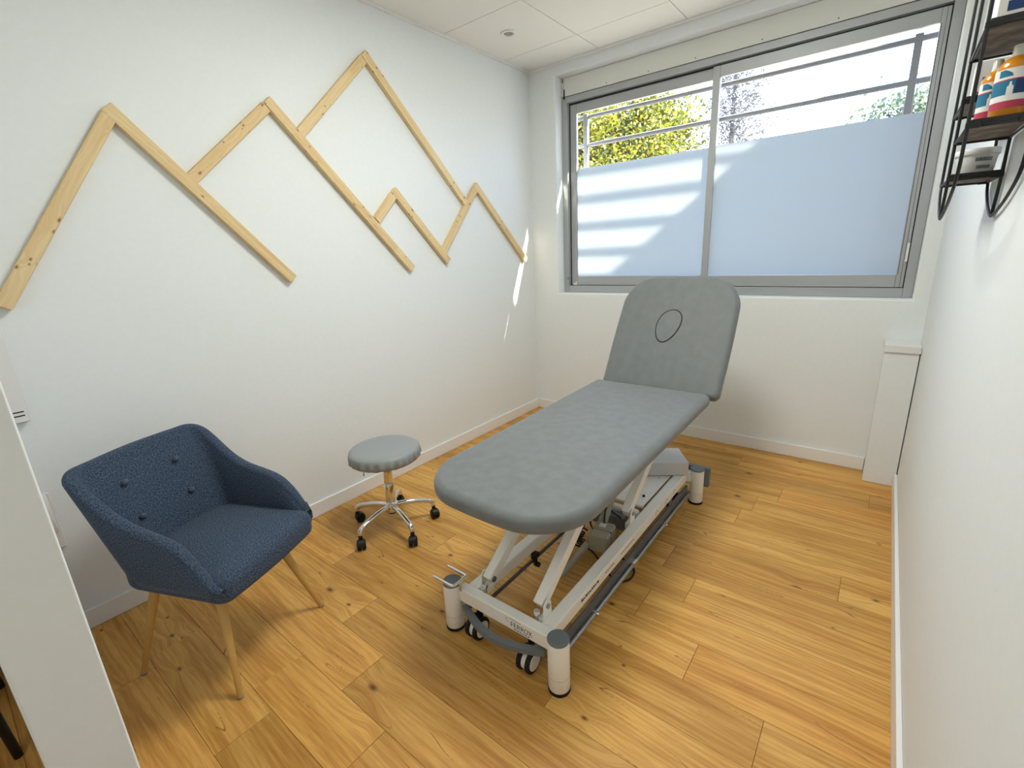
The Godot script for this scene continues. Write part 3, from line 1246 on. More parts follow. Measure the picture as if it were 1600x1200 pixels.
	done(st, "control_rod", "dark_bar", t)
	st = begin()
	rod(st, Vector3(0.217, 0.078, 2.29 - B.z), Vector3(0.217, 0.078, 0.98 - B.z), 0.009, -1, 14)
	var fb := done(st, "side_foot_bar", "steel_grey", t)
	for z in [2.06, 1.36]:
		st = begin()
		rod(st, Vector3(0.20, 0.083, z - B.z), Vector3(0.236, 0.083, z - B.z), 0.0065, -1, 12)
		done(st, "bolt", "chrome", fb)
	st = begin()
	span(st, Vector3(0.19, 0.075, 1.70 - B.z), Vector3(0.232, 0.097, 1.735 - B.z), 0.002)
	done(st, "bar_joint", "chrome", fb)
	st = begin()   # clip on the far rail's rod
	span(st, Vector3(-0.158, 0.072, 1.93 - B.z), Vector3(-0.132, 0.120, 1.948 - B.z), 0.003)
	rod(st, Vector3(-0.142, 0.122, 1.939 - B.z), Vector3(-0.122, 0.122, 1.939 - B.z), 0.012, -1, 14)
	rod(st, Vector3(-0.142, 0.07, 1.939 - B.z), Vector3(-0.118, 0.07, 1.939 - B.z), 0.011, -1, 14)
	done(st, "rod_clip", "black", t)

	# --- chrome strap holder on the near left post
	st = begin()
	var hx := -0.2375
	var hz := 2.343 - B.z
	tube(st, smooth_path([Vector3(hx - 0.058, 0.222, hz - 0.036), Vector3(hx - 0.01, 0.222, hz - 0.036), Vector3(hx + 0.036, 0.222, hz - 0.034), Vector3(hx + 0.044, 0.222, hz - 0.022), Vector3(hx + 0.044, 0.222, hz + 0.024), Vector3(hx + 0.036, 0.222, hz + 0.036), Vector3(hx - 0.01, 0.222, hz + 0.038), Vector3(hx - 0.058, 0.222, hz + 0.038)], false, 5), 0.0055, 10)
	done(st, "strap_holder", "chrome", t)
	st = begin()
	rod(st, Vector3(hx + 0.044, 0.18, hz), Vector3(hx + 0.044, 0.22, hz), 0.006, -1, 12)
	done(st, "holder_stem", "chrome", t)

	# --- drive: cover plate, transformer, motor, piston, cables
	st = begin()
	span(st, Vector3(-0.135, 0.170, 0.975 - B.z), Vector3(0.135, 0.182, 1.42 - B.z), 0.002)
	var cover := done(st, "cover_plate", "white_steel", t)
	for p in [[0.10, 1.33, 0.006], [0.04, 1.28, 0.004], [0.02, 1.18, 0.004], [0.09, 1.10, 0.004], [-0.05, 1.30, 0.004]]:
		st = begin()
		rod(st, Vector3(p[0], 0.182, p[1] - B.z), Vector3(p[0], 0.1835 + (0.008 if p[2] > 0.005 else 0.0), p[1] - B.z), p[2], -1, 12)
		done(st, "screw", "black" if p[2] > 0.005 else "steel_grey", cover)
	st = begin()
	span(st, Vector3(0.1375, 0.1815, 0.975 - B.z), Vector3(0.1395, 0.1848, 1.42 - B.z), 0.0)
	done(st, "cover_seam", "black", cover)
	st = begin()
	span(st, Vector3(-0.13, 0.115, 1.43 - B.z), Vector3(0.13, 0.172, 1.475 - B.z), 0.012)
	done(st, "cross_tube", "white_steel", t)
	st = begin()
	span(st, Vector3(-0.12, 0.09, 1.478 - B.z), Vector3(0.085, 0.155, 1.535 - B.z), 0.004)
	done(st, "control_box", "grey_plastic", t)
	st = begin()
	var mb := Basis(Vector3.UP, deg_to_rad(8.0))
	cbox(st, Vector3(0.062, 0.145, 1.700 - B.z), Vector3(0.088, 0.085, 0.125), 0.008, mb)
	var mo := done(st, "motor", "motor_beige", t)
	st = begin()
	cbox(st, Vector3(0.062, 0.145, 1.700 - B.z) + mb * Vector3(0, 0, 0.012), Vector3(0.0896, 0.0866, 0.0015), 0.0003, mb)
	done(st, "motor_seam", "print_dark", mo)
	st = begin()
	cbox(st, Vector3(0.052, 0.1885, 1.675 - B.z), Vector3(0.03, 0.001, 0.03), 0.0002, mb)
	done(st, "rating_label", "label_white", mo)
	st = begin()
	rod(st, Vector3(0.02, 0.13, 1.76 - B.z), Vector3(-0.03, 0.03, 1.90 - B.z), 0.016, 0.012)
	done(st, "spring_leg", "motor_beige", t)
	st = begin()
	rod(st, Vector3(0.03, 0.17, 1.64 - B.z), Vector3(0.0, 0.50, 1.25 - B.z), 0.021)
	done(st, "piston", "motor_beige", t)
	var cab := [
		[Vector3(0.02, 0.19, 1.72), Vector3(-0.01, 0.24, 1.70), Vector3(-0.03, 0.25, 1.62), Vector3(-0.02, 0.2, 1.55), Vector3(0.03, 0.165, 1.52)],
		[Vector3(0.01, 0.18, 1.74), Vector3(-0.03, 0.21, 1.76), Vector3(-0.05, 0.16, 1.72), Vector3(-0.045, 0.08, 1.70), Vector3(-0.03, 0.03, 1.70)],
		[Vector3(0.0, 0.19, 1.69), Vector3(-0.05, 0.26, 1.66), Vector3(-0.06, 0.2, 1.6), Vector3(-0.03, 0.15, 1.55)],
		[Vector3(0.05, 0.19, 1.66), Vector3(0.03, 0.23, 1.60), Vector3(0.05, 0.19, 1.56), Vector3(0.07, 0.155, 1.53)],
		[Vector3(-0.03, 0.16, 1.73), Vector3(-0.055, 0.10, 1.75), Vector3(-0.05, 0.05, 1.70), Vector3(-0.02, 0.02, 1.66), Vector3(0.06, 0.006, 1.70), Vector3(0.15, 0.006, 1.765), Vector3(0.205, 0.006, 1.74), Vector3(0.195, 0.006, 1.655), Vector3(0.09, 0.006, 1.60), Vector3(0.0, 0.006, 1.55), Vector3(-0.1, 0.006, 1.45)]]
	for c in cab:
		var pts := []
		for p in c:
			pts.append(p - Vector3(0, 0, B.z))
		st = begin()
		tube(st, smooth_path(pts, false, 6), 0.0042, 7)
		done(st, "cable", "black", t)
	st = begin()   # knotted bundle of coiled lead
	var coil := []
	for k in 60:
		var a := k * 0.9
		coil.append(Vector3(-0.035 + 0.016 * cos(a) + 0.01 * sin(k * 0.31), 0.10 + 0.0019 * k, 1.735 - B.z + 0.016 * sin(a)))
	tube(st, smooth_path(coil, false, 3), 0.004, 6)
	done(st, "coiled_cable", "black", t)
	# grey trim block at the far end, beside the post
	st = begin()
	span(st, Vector3(0.15, 0.085, 0.862 - B.z), Vector3(0.292, 0.200, 0.892 - B.z), 0.006)
	done(st, "end_cover", "grey_plastic", t)

	# loose cushion lying on the far end of the base
	var cu := base("cushion", Vector3(1.512, 0.1845, 0.985))
	tag(cu, "pale grey upholstered block cushion lying on the table's base under the backrest", "cushion")
	st = begin()
	var cr := rounded(Vector2(-0.13, -0.102), Vector2(0.13, 0.102), [0.012, 0.012, 0.012, 0.012], 5, 5)
	pad(st, cr, 0.074, 0.008, 0.006, 0.003, Vector3(0, 0.0375, 0), Basis(Vector3.UP, deg_to_rad(34.0)) * Basis(Vector3.RIGHT, Vector3.FORWARD, Vector3.UP))
	done(st, "cover", "cushion", cu)


# unreadable printed lines along the right-hand rail
func print_marks(rail: Node, x: float, B: Vector3) -> void:
	var st := begin()
	var z := 2.12
	for k in 9:
		var l: float = [0.016, 0.010, 0.014, 0.008, 0.015, 0.010, 0.013, 0.009, 0.016][k]
		span(st, Vector3(x - 0.0014, 0.157, z - B.z - l), Vector3(x - 0.0009, 0.168 - (0.003 if k % 3 == 1 else 0.0), z - B.z), 0.0)
		z -= l + 0.003
	done(st, "printed_name", "print_dark", rail)
	st = begin()
	z = 1.93
	for k in 5:
		span(st, Vector3(x - 0.0014, 0.157, z - B.z - 0.011), Vector3(x - 0.0009, 0.166, z - B.z), 0.0)
		z -= 0.016
	done(st, "printed_code", "print_grey", rail)
	st = begin()
	span(st, Vector3(x - 0.0014, 0.160, 1.66 - B.z), Vector3(x - 0.0009, 0.166, 1.79 - B.z), 0.0)
	done(st, "printed_line", "print_pink", rail)
	for zz in [1.40, 1.27, 1.16]:
		st = begin()
		bar(st, Vector3(x - 0.0012, 0.148, zz - B.z + 0.012), Vector3(x - 0.0012, 0.168, zz - B.z - 0.004), 0.003, 0.0006, 0.0, Vector3.RIGHT)
		bar(st, Vector3(x - 0.0012, 0.168, zz - B.z - 0.004), Vector3(x - 0.0012, 0.160, zz - B.z - 0.016), 0.003, 0.0006, 0.0, Vector3.RIGHT)
		done(st, "printed_symbol", "print_dark", rail)


# ------------------------------------------------------------------ armchair
func chair_plan(u: float, k: float) -> Array:
	# u from 0 (right front) over the back to 1 (left front); k 0 at the seat, 1 at the top edge.
	# returns [point (right, up, forward), outward normal in plan]
	var s := absf(u - 0.5) * 2.0            # 1 at the fronts, 0 at the middle of the back
	var side := 1.0 if u < 0.5 else -1.0
	var hw := lerpf(0.235, 0.256, k)        # half width
	var back := lerpf(-0.172, -0.282, k)    # where the back stands
	var front := lerpf(0.235, 0.225, k)
	var rad := lerpf(0.11, 0.075, k)
	# path length pieces: half back, corner, arm
	var l0 := hw - rad
	var l1 := rad * PI * 0.5
	var l2 := front - (back + rad)
	var d := s * (l0 + l1 + l2)
	var p := Vector2.ZERO
	var n := Vector2.ZERO
	if d < l0:
		p = Vector2(d, back - 0.014 * cos(d / l0 * PI * 0.5))
		n = Vector2(0.0, -1.0)
	elif d < l0 + l1:
		var a := (d - l0) / rad
		p = Vector2(l0 + rad * sin(a), back + rad - rad * cos(a))
		n = Vector2(sin(a), -cos(a))
	else:
		p = Vector2(hw, back + rad + (d - l0 - l1))
		n = Vector2(1.0, 0.0)
	return [Vector2(p.x * side, p.y), Vector2(n.x * side, n.y)]


func chair_top(s: float) -> float:
	# height of the rim against the distance from the middle of the back (0..1)
	var pts := [[0.0, 0.800], [0.20, 0.798], [0.30, 0.796], [0.37, 0.780], [0.43, 0.742], [0.49, 0.695], [0.55, 0.660], [0.62, 0.636], [0.72, 0.618], [0.80, 0.602], [0.86, 0.578], [0.92, 0.535], [0.97, 0.485], [1.0, 0.455]]
	for i in range(pts.size() - 1):
		if s <= pts[i + 1][0]:
			var t: float = (s - pts[i][0]) / (pts[i + 1][0] - pts[i][0])
			var p0: float = pts[maxi(i - 1, 0)][1]
			var p3: float = pts[mini(i + 2, pts.size() - 1)][1]
			return cubic_interpolate(pts[i][1], pts[i + 1][1], p0, p3, t)
	return 0.455


func build_armchair() -> void:
	var c := base("armchair", Vector3(0.575, 0, 2.878))
	tag(c, "blue-grey fabric tub armchair with four button tufts and tapered wooden legs", "armchair")
	# local frame: x right, z backwards, y up; faces -z
	c.rotation.y = atan2(-0.92, 0.39)
	var st := begin()
	var n := 96
	var rows := []
	for i in n + 1:
		var u := float(i) / n
		var s := absf(u - 0.5) * 2.0
		var top := chair_top(s)
		var th := 0.040 - 0.012 * clampf((s - 0.85) / 0.15, 0.0, 1.0)
		var row := PackedVector3Array()
		var put := func(k: float, y: float, inset: float) -> void:
			var q := chair_plan(u, k)
			var p: Vector2 = q[0] - q[1] * inset
			row.append(Vector3(p.x, y, -p.y))
		var low := 0.372 + 0.012 * s
		# outer skin from the underside up
		put.call(-0.35, low, 0.05)
		put.call(-0.25, low + 0.006, 0.018)
		put.call(-0.12, low + 0.03, 0.004)
		for q in range(1, 9):
			var y := lerpf(low + 0.03, top - 0.02, q / 8.0)
			put.call(clampf((y - 0.42) / 0.36, -0.12, 1.0), y, 0.0)
		# rolled rim
		for q in range(1, 8):
			var a := PI * q / 8.0
			var y := top - 0.02 + 0.02 * sin(a)
			put.call(clampf((top - 0.02 - 0.42) / 0.36, -0.12, 1.0), y, th * 0.5 * (1.0 - cos(a)))
		# inner skin down to the seat
		for q in range(0, 9):
			var y := lerpf(top - 0.02, 0.43, q / 8.0)
			var puff := 0.010 * sin(PI * q / 8.0)
			put.call(clampf((y - 0.42) / 0.36, -0.12, 1.0), y, th + puff)
		rows.append(row)
	# close the two arm fronts
	for e in [0, n]:
		var mid := Vector3.ZERO
		for p in rows[e]:
			mid += p / rows[e].size()
		var f := Vector3(0, 0, -0.014)
		var r1 := PackedVector3Array()
		var r2 := PackedVector3Array()
		for p in rows[e]:
			r1.append(mid + (p - mid) * 0.82 + f)
			r2.append(mid + f * 1.25)
		if e == 0:
			rows.push_front(r1)
			rows.push_front(r2)
			n += 2
		else:
			rows.push_back(r1)
			rows.push_back(r2)
	var k0: int = rows.size() / 2
	var nn: Vector3 = (rows[k0 + 1][7] - rows[k0][6]).cross(rows[k0 + 1][6] - rows[k0][7])
	grid(st, rows, false, false, 1.0 if nn.dot(Vector3(0, 0, 1)) > 0.0 else -1.0)
	var shell := done(st, "shell", "chair_fabric", c)
	# button tufts
	for p in [[0.094, 0.700], [-0.094, 0.700], [0.094, 0.574], [-0.094, 0.574]]:
		st = begin()
		var k := clampf((p[1] - 0.42) / 0.36, 0.0, 1.0)
		var zb := -(lerpf(-0.172, -0.282, k) + 0.040 + 0.011)
		var tilt := Basis(Vector3.RIGHT, deg_to_rad(-14.0))
		lathe(st, [Vector2(0.0, 0.0065), Vector2(0.006, 0.0055), Vector2(0.0105, 0.002), Vector2(0.0115, -0.002), Vector2(0.010, -0.006)], Vector3(p[0], p[1], zb), tilt * Basis(Vector3.RIGHT, Vector3.FORWARD, Vector3.UP), 18)
		done(st, "button", "chair_piping", shell)
	# seat cushion
	st = begin()
	var seat := rounded(Vector2(-0.222, -0.20), Vector2(0.222, 0.258), [0.10, 0.10, 0.045, 0.045], 8, 8)
	for i in seat.size():
		if seat[i].y > 0.2:
			seat[i].y += 0.012 * cos(seat[i].x / 0.222 * PI * 0.5)
	pad(st, seat, 0.098, 0.040, 0.03, 0.012, Vector3(0, 0.418, 0), Basis(Vector3.RIGHT, Vector3.FORWARD, Vector3.UP))
	done(st, "seat", "chair_fabric", c)
	st = begin()   # underside pan
	span(st, Vector3(-0.17, 0.352, -0.17), Vector3(0.17, 0.375, 0.15), 0.008)
	done(st, "underside", "black", c)
	for sx in [-1.0, 1.0]:
		for sz in [-1.0, 1.0]:
			st = begin()
			var foot := Vector3(sx * 0.213, 0.004, sz * 0.213)
			var hip := Vector3(sx * 0.132, 0.366, sz * 0.132)
			rod(st, foot, hip, 0.0085, 0.0175, 18, 0.002)
			var leg := done(st, "leg", "leg_wood", c)
			st = begin()
			rod(st, foot + Vector3(0, -0.004, 0), foot + (hip - foot).normalized() * 0.004, 0.0095, 0.0092, 16, 0.001)
			done(st, "glide", "steel_grey", leg)


# ------------------------------------------------------------------ stool
func build_stool() -> void:
	var s := base("rolling_stool", Vector3(0.462, 0, 2.036))
	tag(s, "low round stool with grey vinyl seat on a chrome five-star base with castors", "stool")
	var st := begin()
	var rows := []
	var seg := 144
	var prof := [Vector2(0.0, 0.4655), Vector2(0.06, 0.4655), Vector2(0.12, 0.465), Vector2(0.155, 0.4635), Vector2(0.168, 0.460), Vector2(0.176, 0.452), Vector2(0.179, 0.440), Vector2(0.180, 0.425), Vector2(0.179, 0.410), Vector2(0.172, 0.402), Vector2(0.150, 0.404), Vector2(0.0, 0.404)]
	for i in prof.size():
		var row := PackedVector3Array()
		for k in seg:
			var a := TAU * k / seg
			var fold := 0.0
			if i >= 6 and i <= 9:
				var amp: float = [0.0016, 0.0045, 0.0065, 0.006][i - 6]
				fold = amp * (sin(a * 27.0 + 1.3 * sin(a * 4.0)) + 0.5 * sin(a * 11.0 + 0.7))
			row.append(Vector3((prof[i].x + fold) * cos(a), prof[i].y + (fold * 0.7 if i >= 8 and i <= 9 else 0.0), (prof[i].x + fold) * sin(a)))
		rows.append(row)
	grid(st, rows, false, true, -1.0)
	var seat := done(st, "seat", "stool_vinyl", s)
	st = begin()
	tube(st, smooth_path([Vector3(0.05, 0.402, 0.166), Vector3(0.052, 0.392, 0.17), Vector3(0.05, 0.384, 0.168)]), 0.0022, 6)
	done(st, "drawstring", "black", seat)
	st = begin()
	rod(st, Vector3(0, 0.396, 0), Vector3(0, 0.406, 0), 0.075, -1, 24)
	done(st, "seat_plate", "black", s)
	st = begin()
	rod(st, Vector3(0, 0.12, 0), Vector3(0, 0.262, 0), 0.0255, -1, 28)
	rod(st, Vector3(0, 0.262, 0), Vector3(0, 0.398, 0), 0.0235, -1, 28)
	done(st, "column", "chrome", s)
	st = begin()
	rod(st, Vector3(0, 0.098, 0), Vector3(0, 0.146, 0), 0.034, -1, 28, 0.004)
	done(st, "hub", "chrome", s)
	st = begin()
	rod(st, Vector3(0, 0.084, 0), Vector3(0, 0.1, 0), 0.022, -1, 20, 0.003)
	done(st, "hub_plug", "black", s)
	for k in 5:
		var a := deg_to_rad(13.0 + 72.0 * k)
		var d := Vector3(cos(a), 0, sin(a))
		st = begin()
		var path := smooth_path([d * 0.02 + Vector3(0, 0.128, 0), d * 0.09 + Vector3(0, 0.126, 0), d * 0.165 + Vector3(0, 0.112, 0), d * 0.208 + Vector3(0, 0.096, 0), d * 0.219 + Vector3(0, 0.072, 0)], false, 6)
		tube(st, path, 0.0135, 12)
		done(st, "star_arm", "chrome", s)
		var cpos := d * 0.219
		var swing: float = a + [0.5, -0.9, 2.2, -0.4, 1.4][k]
		var f := Vector3(cos(swing), 0, sin(swing))
		var ax := Vector3(-f.z, 0, f.x)
		var wc := cpos + f * 0.012 + Vector3(0, 0.024, 0)
		st = begin()
		rod(st, cpos + Vector3(0, 0.044, 0), cpos + Vector3(0, 0.074, 0), 0.0105, -1, 14)
		var ps := PackedVector2Array()
		for q in 13:
			var g := PI * q / 12.0
			ps.append(Vector2(0.026 * cos(g), 0.026 * sin(g)))
		prism(st, ps, 0.034, wc + Vector3(0, 0.004, 0), Basis(f, Vector3.UP, ax), 0.003)
		var cast := done(st, "castor", "black", s)
		for q in [-1.0, 1.0]:
			st = begin()
			rod(st, wc + ax * q * 0.004, wc + ax * q * 0.021, 0.024, -1, 22, 0.004)
			done(st, "wheel", "rubber", cast)


# ------------------------------------------------------------------ wire shelf and what stands on it
func build_shelf() -> void:
	var X0 := 2.467
	var X1 := 2.566
	var zf := 1.375
	var zm := 1.600
	var zn := 1.860
	var ya := 1.522
	var yb := 1.608
	var yc := 1.702
	var yd := 1.793
	var ty := 1.424
	var tz := 1.572
	var o := Vector3(W, 1.42, 1.6)
	var s := base("wire_shelf", o)
	tag(s, "black wire wall shelf with staggered grey wooden boards on the right wall", "wall shelf")
	var st: SurfaceTool
	# three uprights on each side that meet in a hairpin at the bottom
	for x in [X0, X1]:
		for z in [zf, zm, zn]:
			st = begin()
			var tip := Vector3(x, ty, tz)
			var pts := [Vector3(x, 2.25, z), Vector3(x, 1.9, z), Vector3(x, 1.62, z), Vector3(x, ya - 0.004, lerpf(tz, z, 0.97)), Vector3(x, lerpf(ty, ya, 0.45), lerpf(tz, z, 0.66)), Vector3(x, lerpf(ty, ya, 0.12), lerpf(tz, z, 0.26)), tip]
			var loc := []
			for p in pts:
				loc.append(p - o)
			tube(st, smooth_path(loc, false, 6), 0.0036, 8)
			done(st, "upright_wire", "shelf_black", s)
	# boards with rim wires and clips
	var boards := [[ya, zf, zm], [yb, zm, zn], [yc, zf, zm], [yd, zm, zn]]
	for b in boards:
		st = begin()
		span(st, Vector3(X0 + 0.004, b[0], b[1] + 0.004) - o, Vector3(X1 - 0.002, b[0] + 0.011, b[2] - 0.004) - o, 0.001)
		var bd := done(st, "board", "shelf_wood", s)
		st = begin()
		for z in [b[1], b[2]]:
			rod(st, Vector3(X0, b[0] - 0.002, z) - o, Vector3(X1, b[0] - 0.002, z) - o, 0.003, -1, 8)
		for x in [X0, X1]:
			rod(st, Vector3(x, b[0] - 0.002, b[1]) - o, Vector3(x, b[0] - 0.002, b[2]) - o, 0.003, -1, 8)
		done(st, "rim_wire", "shelf_black", bd)
		for x in [X0, X1]:
			for z in [b[1], b[2]]:
				st = begin()
				var sx := 1.0 if x == X0 else -1.0
				cbox(st, Vector3(x + sx * 0.009, b[0] + 0.001, z) - o, Vector3(0.026, 0.014, 0.009), 0.002)
				done(st, "corner_clip", "shelf_black", bd)
		st = begin()   # black front lip of the board
		span(st, Vector3(X0 + 0.004, b[0], b[2] - 0.004) - o, Vector3(X1 - 0.002, b[0] + 0.012, b[2] - 0.0015) - o, 0.0005)
		done(st, "board_edge", "shelf_black", bd)

	# white tub on the lowest board
	var tub := base("cream_tub", Vector3(2.519, ya + 0.0115, 1.535))
	tag(tub, "round white plastic tub with lid and grey print on the lowest board", "tub")
	st = begin()
	lathe_raw(st, [Vector2(0, 0), Vector2(0.034, 0), Vector2(0.036, 0.002), Vector2(0.041, 0.045), Vector2(0.041, 0.048), Vector2(0.0, 0.048)], Vector3.ZERO, Basis.IDENTITY, 32)
	done(st, "tub_body", "tub_white", tub)
	st = begin()
	lathe_raw(st, [Vector2(0.030, 0.0445), Vector2(0.0435, 0.0445), Vector2(0.0445, 0.046), Vector2(0.0445, 0.058), Vector2(0.043, 0.0595), Vector2(0.0, 0.0595)], Vector3.ZERO, Basis.IDENTITY, 32)
	done(st, "lid", "tub_white", tub)
	for q in [[0.028, 0.037, 0.45, 1.35], [0.010, 0.018, 0.5, 1.25]]:
		st = begin()
		curved_label(st, Vector3.ZERO, 0.0365, 0.0405, q[0], q[1], q[2] + 0.35, q[3] + 0.35, 0.048)
		done(st, "print", "label_grey", tub)

	# bottles of oil
	oil_bottle(Vector3(2.530, yb + 0.0115, 1.800), 0.030, "large amber oil bottle with a teal and white label", 1.0)
	oil_bottle(Vector3(2.508, yb + 0.0115, 1.722), 0.024, "smaller oil bottle with a teal label half behind the large one", 0.96)
	# carton on the upper far board
	var cz := base("carton", Vector3(2.515, yc + 0.0115, 1.51))
	tag(cz, "white carton with a red and navy band on the shelf behind the bottles", "box")
	st = begin()
	span(st, Vector3(-0.03, 0.014, -0.05), Vector3(0.045, 0.082, 0.05), 0.001)
	done(st, "carton_body", "label_white", cz)
	st = begin()
	span(st, Vector3(-0.0302, 0.008, -0.0502), Vector3(0.0452, 0.0145, 0.0502), 0.0005)
	done(st, "red_band", "label_red", cz)
	st = begin()
	span(st, Vector3(-0.03, 0.0, -0.05), Vector3(0.045, 0.0085, 0.05), 0.0005)
	done(st, "navy_band", "label_navy", cz)
	st = begin()
	span(st, Vector3(-0.018, 0.026, 0.0500), Vector3(-0.012, 0.046, 0.0505), 0.0)
	done(st, "print", "label_grey", cz)
	# top board: a pale blue printed carton and a teal one
	var c2 := base("carton", Vector3(2.512, yd + 0.0125, 1.79))
	tag(c2, "pale carton with navy print on the topmost board", "box")
	st = begin()
	span(st, Vector3(-0.032, 0.0, -0.06), Vector3(0.016, 0.12, 0.045), 0.001)
	done(st, "carton_body", "label_white", c2)
	st = begin()
	span(st, Vector3(-0.018, 0.012, 0.0448), Vector3(0.012, 0.03, 0.0455), 0.0)
	done(st, "print", "label_navy", c2)
	var c3 := base("teal_tube", Vector3(2.548, yd + 0.0125, 1.815))
	tag(c3, "round teal container at the edge of the topmost board", "container")
	st = begin()
	lathe_raw(st, [Vector2(0, 0), Vector2(0.014, 0), Vector2(0.0155, 0.0015), Vector2(0.0155, 0.078), Vector2(0.013, 0.082), Vector2(0, 0.082)], Vector3.ZERO, Basis.IDENTITY, 24)
	done(st, "container_body", "label_teal", c3)
	st = begin()
	lathe_raw(st, [Vector2(0, 0.082), Vector2(0.011, 0.082), Vector2(0.011, 0.097), Vector2(0.010, 0.098), Vector2(0, 0.098)], Vector3.ZERO, Basis.IDENTITY, 20)
	done(st, "cap", "label_white", c3)


# piece of paper wrapped round a cone or cylinder; radii at its foot and at height h
func curved_label(st: SurfaceTool, c: Vector3, r0: float, r1: float, y0: float, y1: float, a0: float, a1: float, h: float, sq := 1.0) -> void:
	var rows := []
	for i in 2:
		var y := y0 if i == 0 else y1
		var r := lerpf(r0, r1, clampf(y / h, 0.0, 1.0)) + 0.0004
		var row := PackedVector3Array()
		for k in 17:
			var a := lerpf(a0, a1, k / 16.0)
			row.append(c + Vector3(r * cos(a), y, r * sin(a) * sq))
		rows.append(row)
	var nn: Vector3 = (rows[1][1] - rows[0][0]).cross(rows[1][0] - rows[0][1])
	grid(st, rows, false, false, 1.0 if nn.dot(rows[0][0] - c - Vector3(0, y0, 0)) > 0.0 else -1.0)


func oil_bottle(at: Vector3, r: float, label: String, sc: float) -> void:
	var b := base("oil_bottle", at)
	tag(b, label, "bottle")
	var h := 0.118 * sc
	var st := begin()
	lathe_raw(st, [Vector2(0, 0), Vector2(r * 0.9, 0), Vector2(r, 0.003), Vector2(r, h * 0.78), Vector2(r * 0.93, h * 0.87), Vector2(r * 0.7, h * 0.95), Vector2(r * 0.42, h)], Vector3.ZERO, Basis.IDENTITY, 36)
	done(st, "bottle_body", "oil", b)
	st = begin()
	lathe_raw(st, [Vector2(r * 0.40, h), Vector2(r * 0.40, h + 0.006), Vector2(r * 0.36, h + 0.008), Vector2(r * 0.36, h + 0.02), Vector2(r * 0.3, h + 0.022), Vector2(0, h + 0.022)], Vector3.ZERO, Basis.IDENTITY, 24)
	done(st, "cap", "bottle_clear", b)
	# bands of the wrap-round label: [from, to, material]
	var a0 := 0.72
	var a1 := 3.9
	for q in [[0.15, 0.27, "label_red"], [0.27, 0.37, "label_white"], [0.37, 0.60, "label_teal"], [0.60, 0.618, "label_red"], [0.618, 0.82, "label_white"]]:
		st = begin()
		var y1: float = minf(q[1] * h, h * 0.79)
		curved_label(st, Vector3.ZERO, r, r, q[0] * h, y1, a0, a1, h)
		done(st, "label_band", q[2], b)
	st = begin()   # dark teal half of the picture band and the round emblem
	curved_label(st, Vector3.ZERO, r + 0.0002, r + 0.0002, 0.37 * h, 0.60 * h, a0, 1.55, h)
	done(st, "label_panel", "label_navy", b)
	st = begin()   # pale figure from behind
	curved_label(st, Vector3.ZERO, r + 0.0004, r + 0.0004, 0.37 * h, 0.50 * h, 1.62, 1.95, h)
	curved_label(st, Vector3.ZERO, r + 0.0004, r + 0.0004, 0.50 * h, 0.525 * h, 1.70, 1.88, h)
	curved_label(st, Vector3.ZERO, r + 0.0004, r + 0.0004, 0.525 * h, 0.57 * h, 1.74, 1.85, h)
	done(st, "label_figure", "label_white", b)
	st = begin()
	for k in 8:
		var t0 := k / 8.0
		curved_label(st, Vector3.ZERO, r + 0.0002, r + 0.0002, (0.66 + 0.014 * k) * h, (0.66 + 0.014 * (k + 1)) * h, 1.75 + 0.5 * t0 * t0, 2.5, h)
	done(st, "label_emblem", "label_teal", b)


# ------------------------------------------------------------------ small units on the left wall
func build_wall_units() -> void:
	var st := begin()
	var o := base("wall_unit", Vector3(0.0, 0.893, 3.25))
	tag(o, "narrow white electrical wall unit with two dark slots beside the door jamb", "wall unit")
	span(st, Vector3(0.0005, 0.0, -0.068), Vector3(0.03, 0.42, 0.055), 0.003)
	done(st, "housing", "white_plastic", o)
	st = begin()
	for y in [0.022, 0.036]:
		span(st, Vector3(0.0292, y, -0.058), Vector3(0.0306, y + 0.0045, -0.030), 0.0005)
	done(st, "slot", "black", o)
	o = base("wall_socket", Vector3(0.0, 0.41, 3.235))
	tag(o, "white wall socket with a rounded plug cover low on the left wall", "socket")
	st = begin()
	span(st, Vector3(0.0005, -0.03, -0.035), Vector3(0.014, 0.20, 0.045), 0.004)
	done(st, "socket_plate", "white_plastic", o)
	st = begin()
	var poly := PackedVector2Array([Vector2(0.0, 0.04), Vector2(0.028, 0.045), Vector2(0.040, 0.07), Vector2(0.040, 0.115), Vector2(0.030, 0.165), Vector2(0.012, 0.195), Vector2(0.0, 0.2)])
	prism(st, poly, 0.06, Vector3(0.0135, 0.0, 0.005), Basis.IDENTITY, 0.004)
	done(st, "plug_cover", "white_plastic", o)


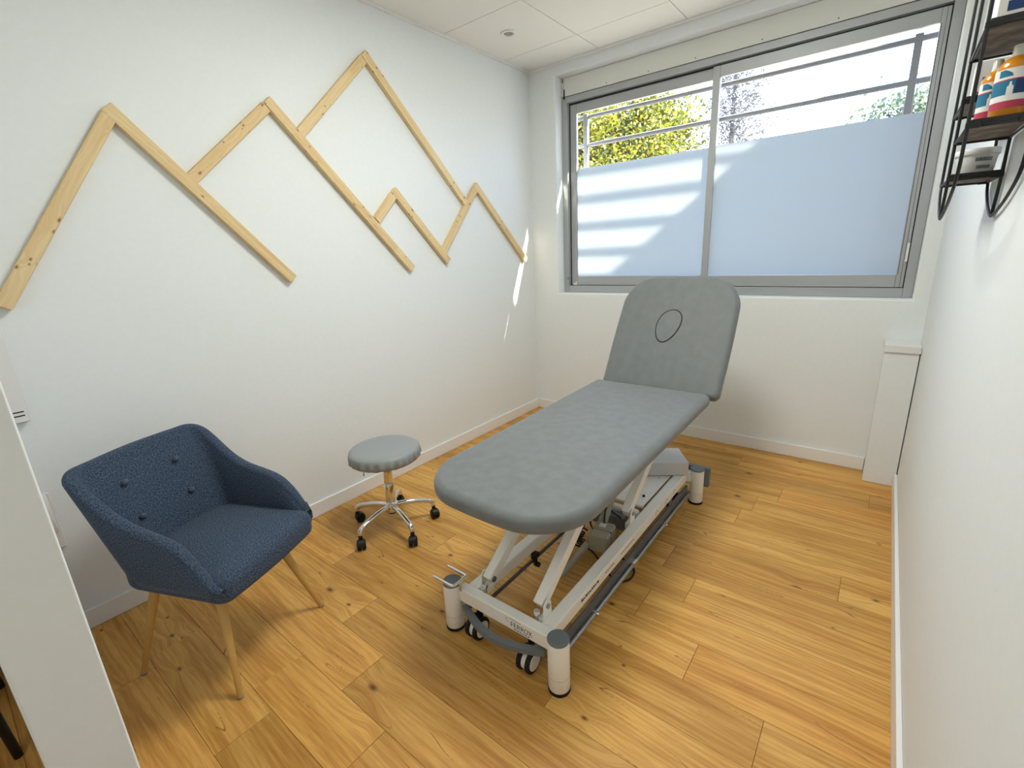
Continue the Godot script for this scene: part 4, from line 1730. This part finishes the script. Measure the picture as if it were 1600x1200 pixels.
# ------------------------------------------------------------------ hall behind the doorway
func build_hall() -> void:
	var st := begin()
	span(st, Vector3(-1.34, -0.08, 3.31), Vector3(-1.2, 2.82, 5.4), 0.0)
	structure(done(st, "wall_hall_left", "wall_paint"))
	st = begin()
	span(st, Vector3(-1.2, -0.08, 5.2), Vector3(W, 2.82, 5.34), 0.0)
	structure(done(st, "wall_hall_end", "wall_paint"))
	st = begin()
	span(st, Vector3(-1.2, H, 3.391), Vector3(W, H + 0.02, 5.2), 0.0)
	structure(done(st, "ceiling_hall", "ceiling_tile"))
	panel_light(Vector3(1.9, H, 4.35), 0.8, "square flat ceiling panel light in the hall behind the doorway")
	# dark-legged side table of which only the legs show past the jamb
	var t := base("side_table", Vector3(0.30, 0, 3.62))
	tag(t, "small side table with slim dark legs beyond the door jamb", "table")
	st = begin()
	span(st, Vector3(-0.22, 0.50, -0.16), Vector3(0.22, 0.525, 0.16), 0.003)
	done(st, "table_top", "pine", t)
	for sx in [-1.0, 1.0]:
		for sz in [-1.0, 1.0]:
			st = begin()
			rod(st, Vector3(sx * 0.20, 0.0, sz * 0.14), Vector3(sx * 0.16, 0.5, sz * 0.11), 0.011, 0.014, 12)
			done(st, "leg", "black", t)


func panel_light(p: Vector3, energy: float, label: String) -> void:
	var l := base("fill_panel_light", p)
	tag(l, label, "ceiling light")
	var st := begin()
	frame_ring_flat(st, 0.299, 0.018)
	done(st, "light_frame", "white_plastic", l)
	st = begin()
	span(st, Vector3(-0.284, -0.010, -0.284), Vector3(0.284, -0.004, 0.284), 0.0)
	done(st, "light_diffuser", "lamp_diffuser", l)
	var a := AreaLight3D.new()
	a.name = "panel_glow"
	a.area_size = Vector2(0.56, 0.56)
	a.light_color = Color(0.99, 1.0, 0.975)
	a.light_energy = energy
	a.shadow_enabled = true
	l.add_child(a)
	a.position = Vector3(0, -0.016, 0)
	a.rotation = Vector3(-PI * 0.5, 0, 0)


func frame_ring_flat(st: SurfaceTool, h: float, w: float) -> void:
	span(st, Vector3(-h, -0.012, -h), Vector3(-h + w, -0.0005, h), 0.002)
	span(st, Vector3(h - w, -0.012, -h), Vector3(h, -0.0005, h), 0.002)
	span(st, Vector3(-h + w, -0.012, -h), Vector3(h - w, -0.0005, -h + w), 0.002)
	span(st, Vector3(-h + w, -0.012, h - w), Vector3(h - w, -0.0005, h), 0.002)
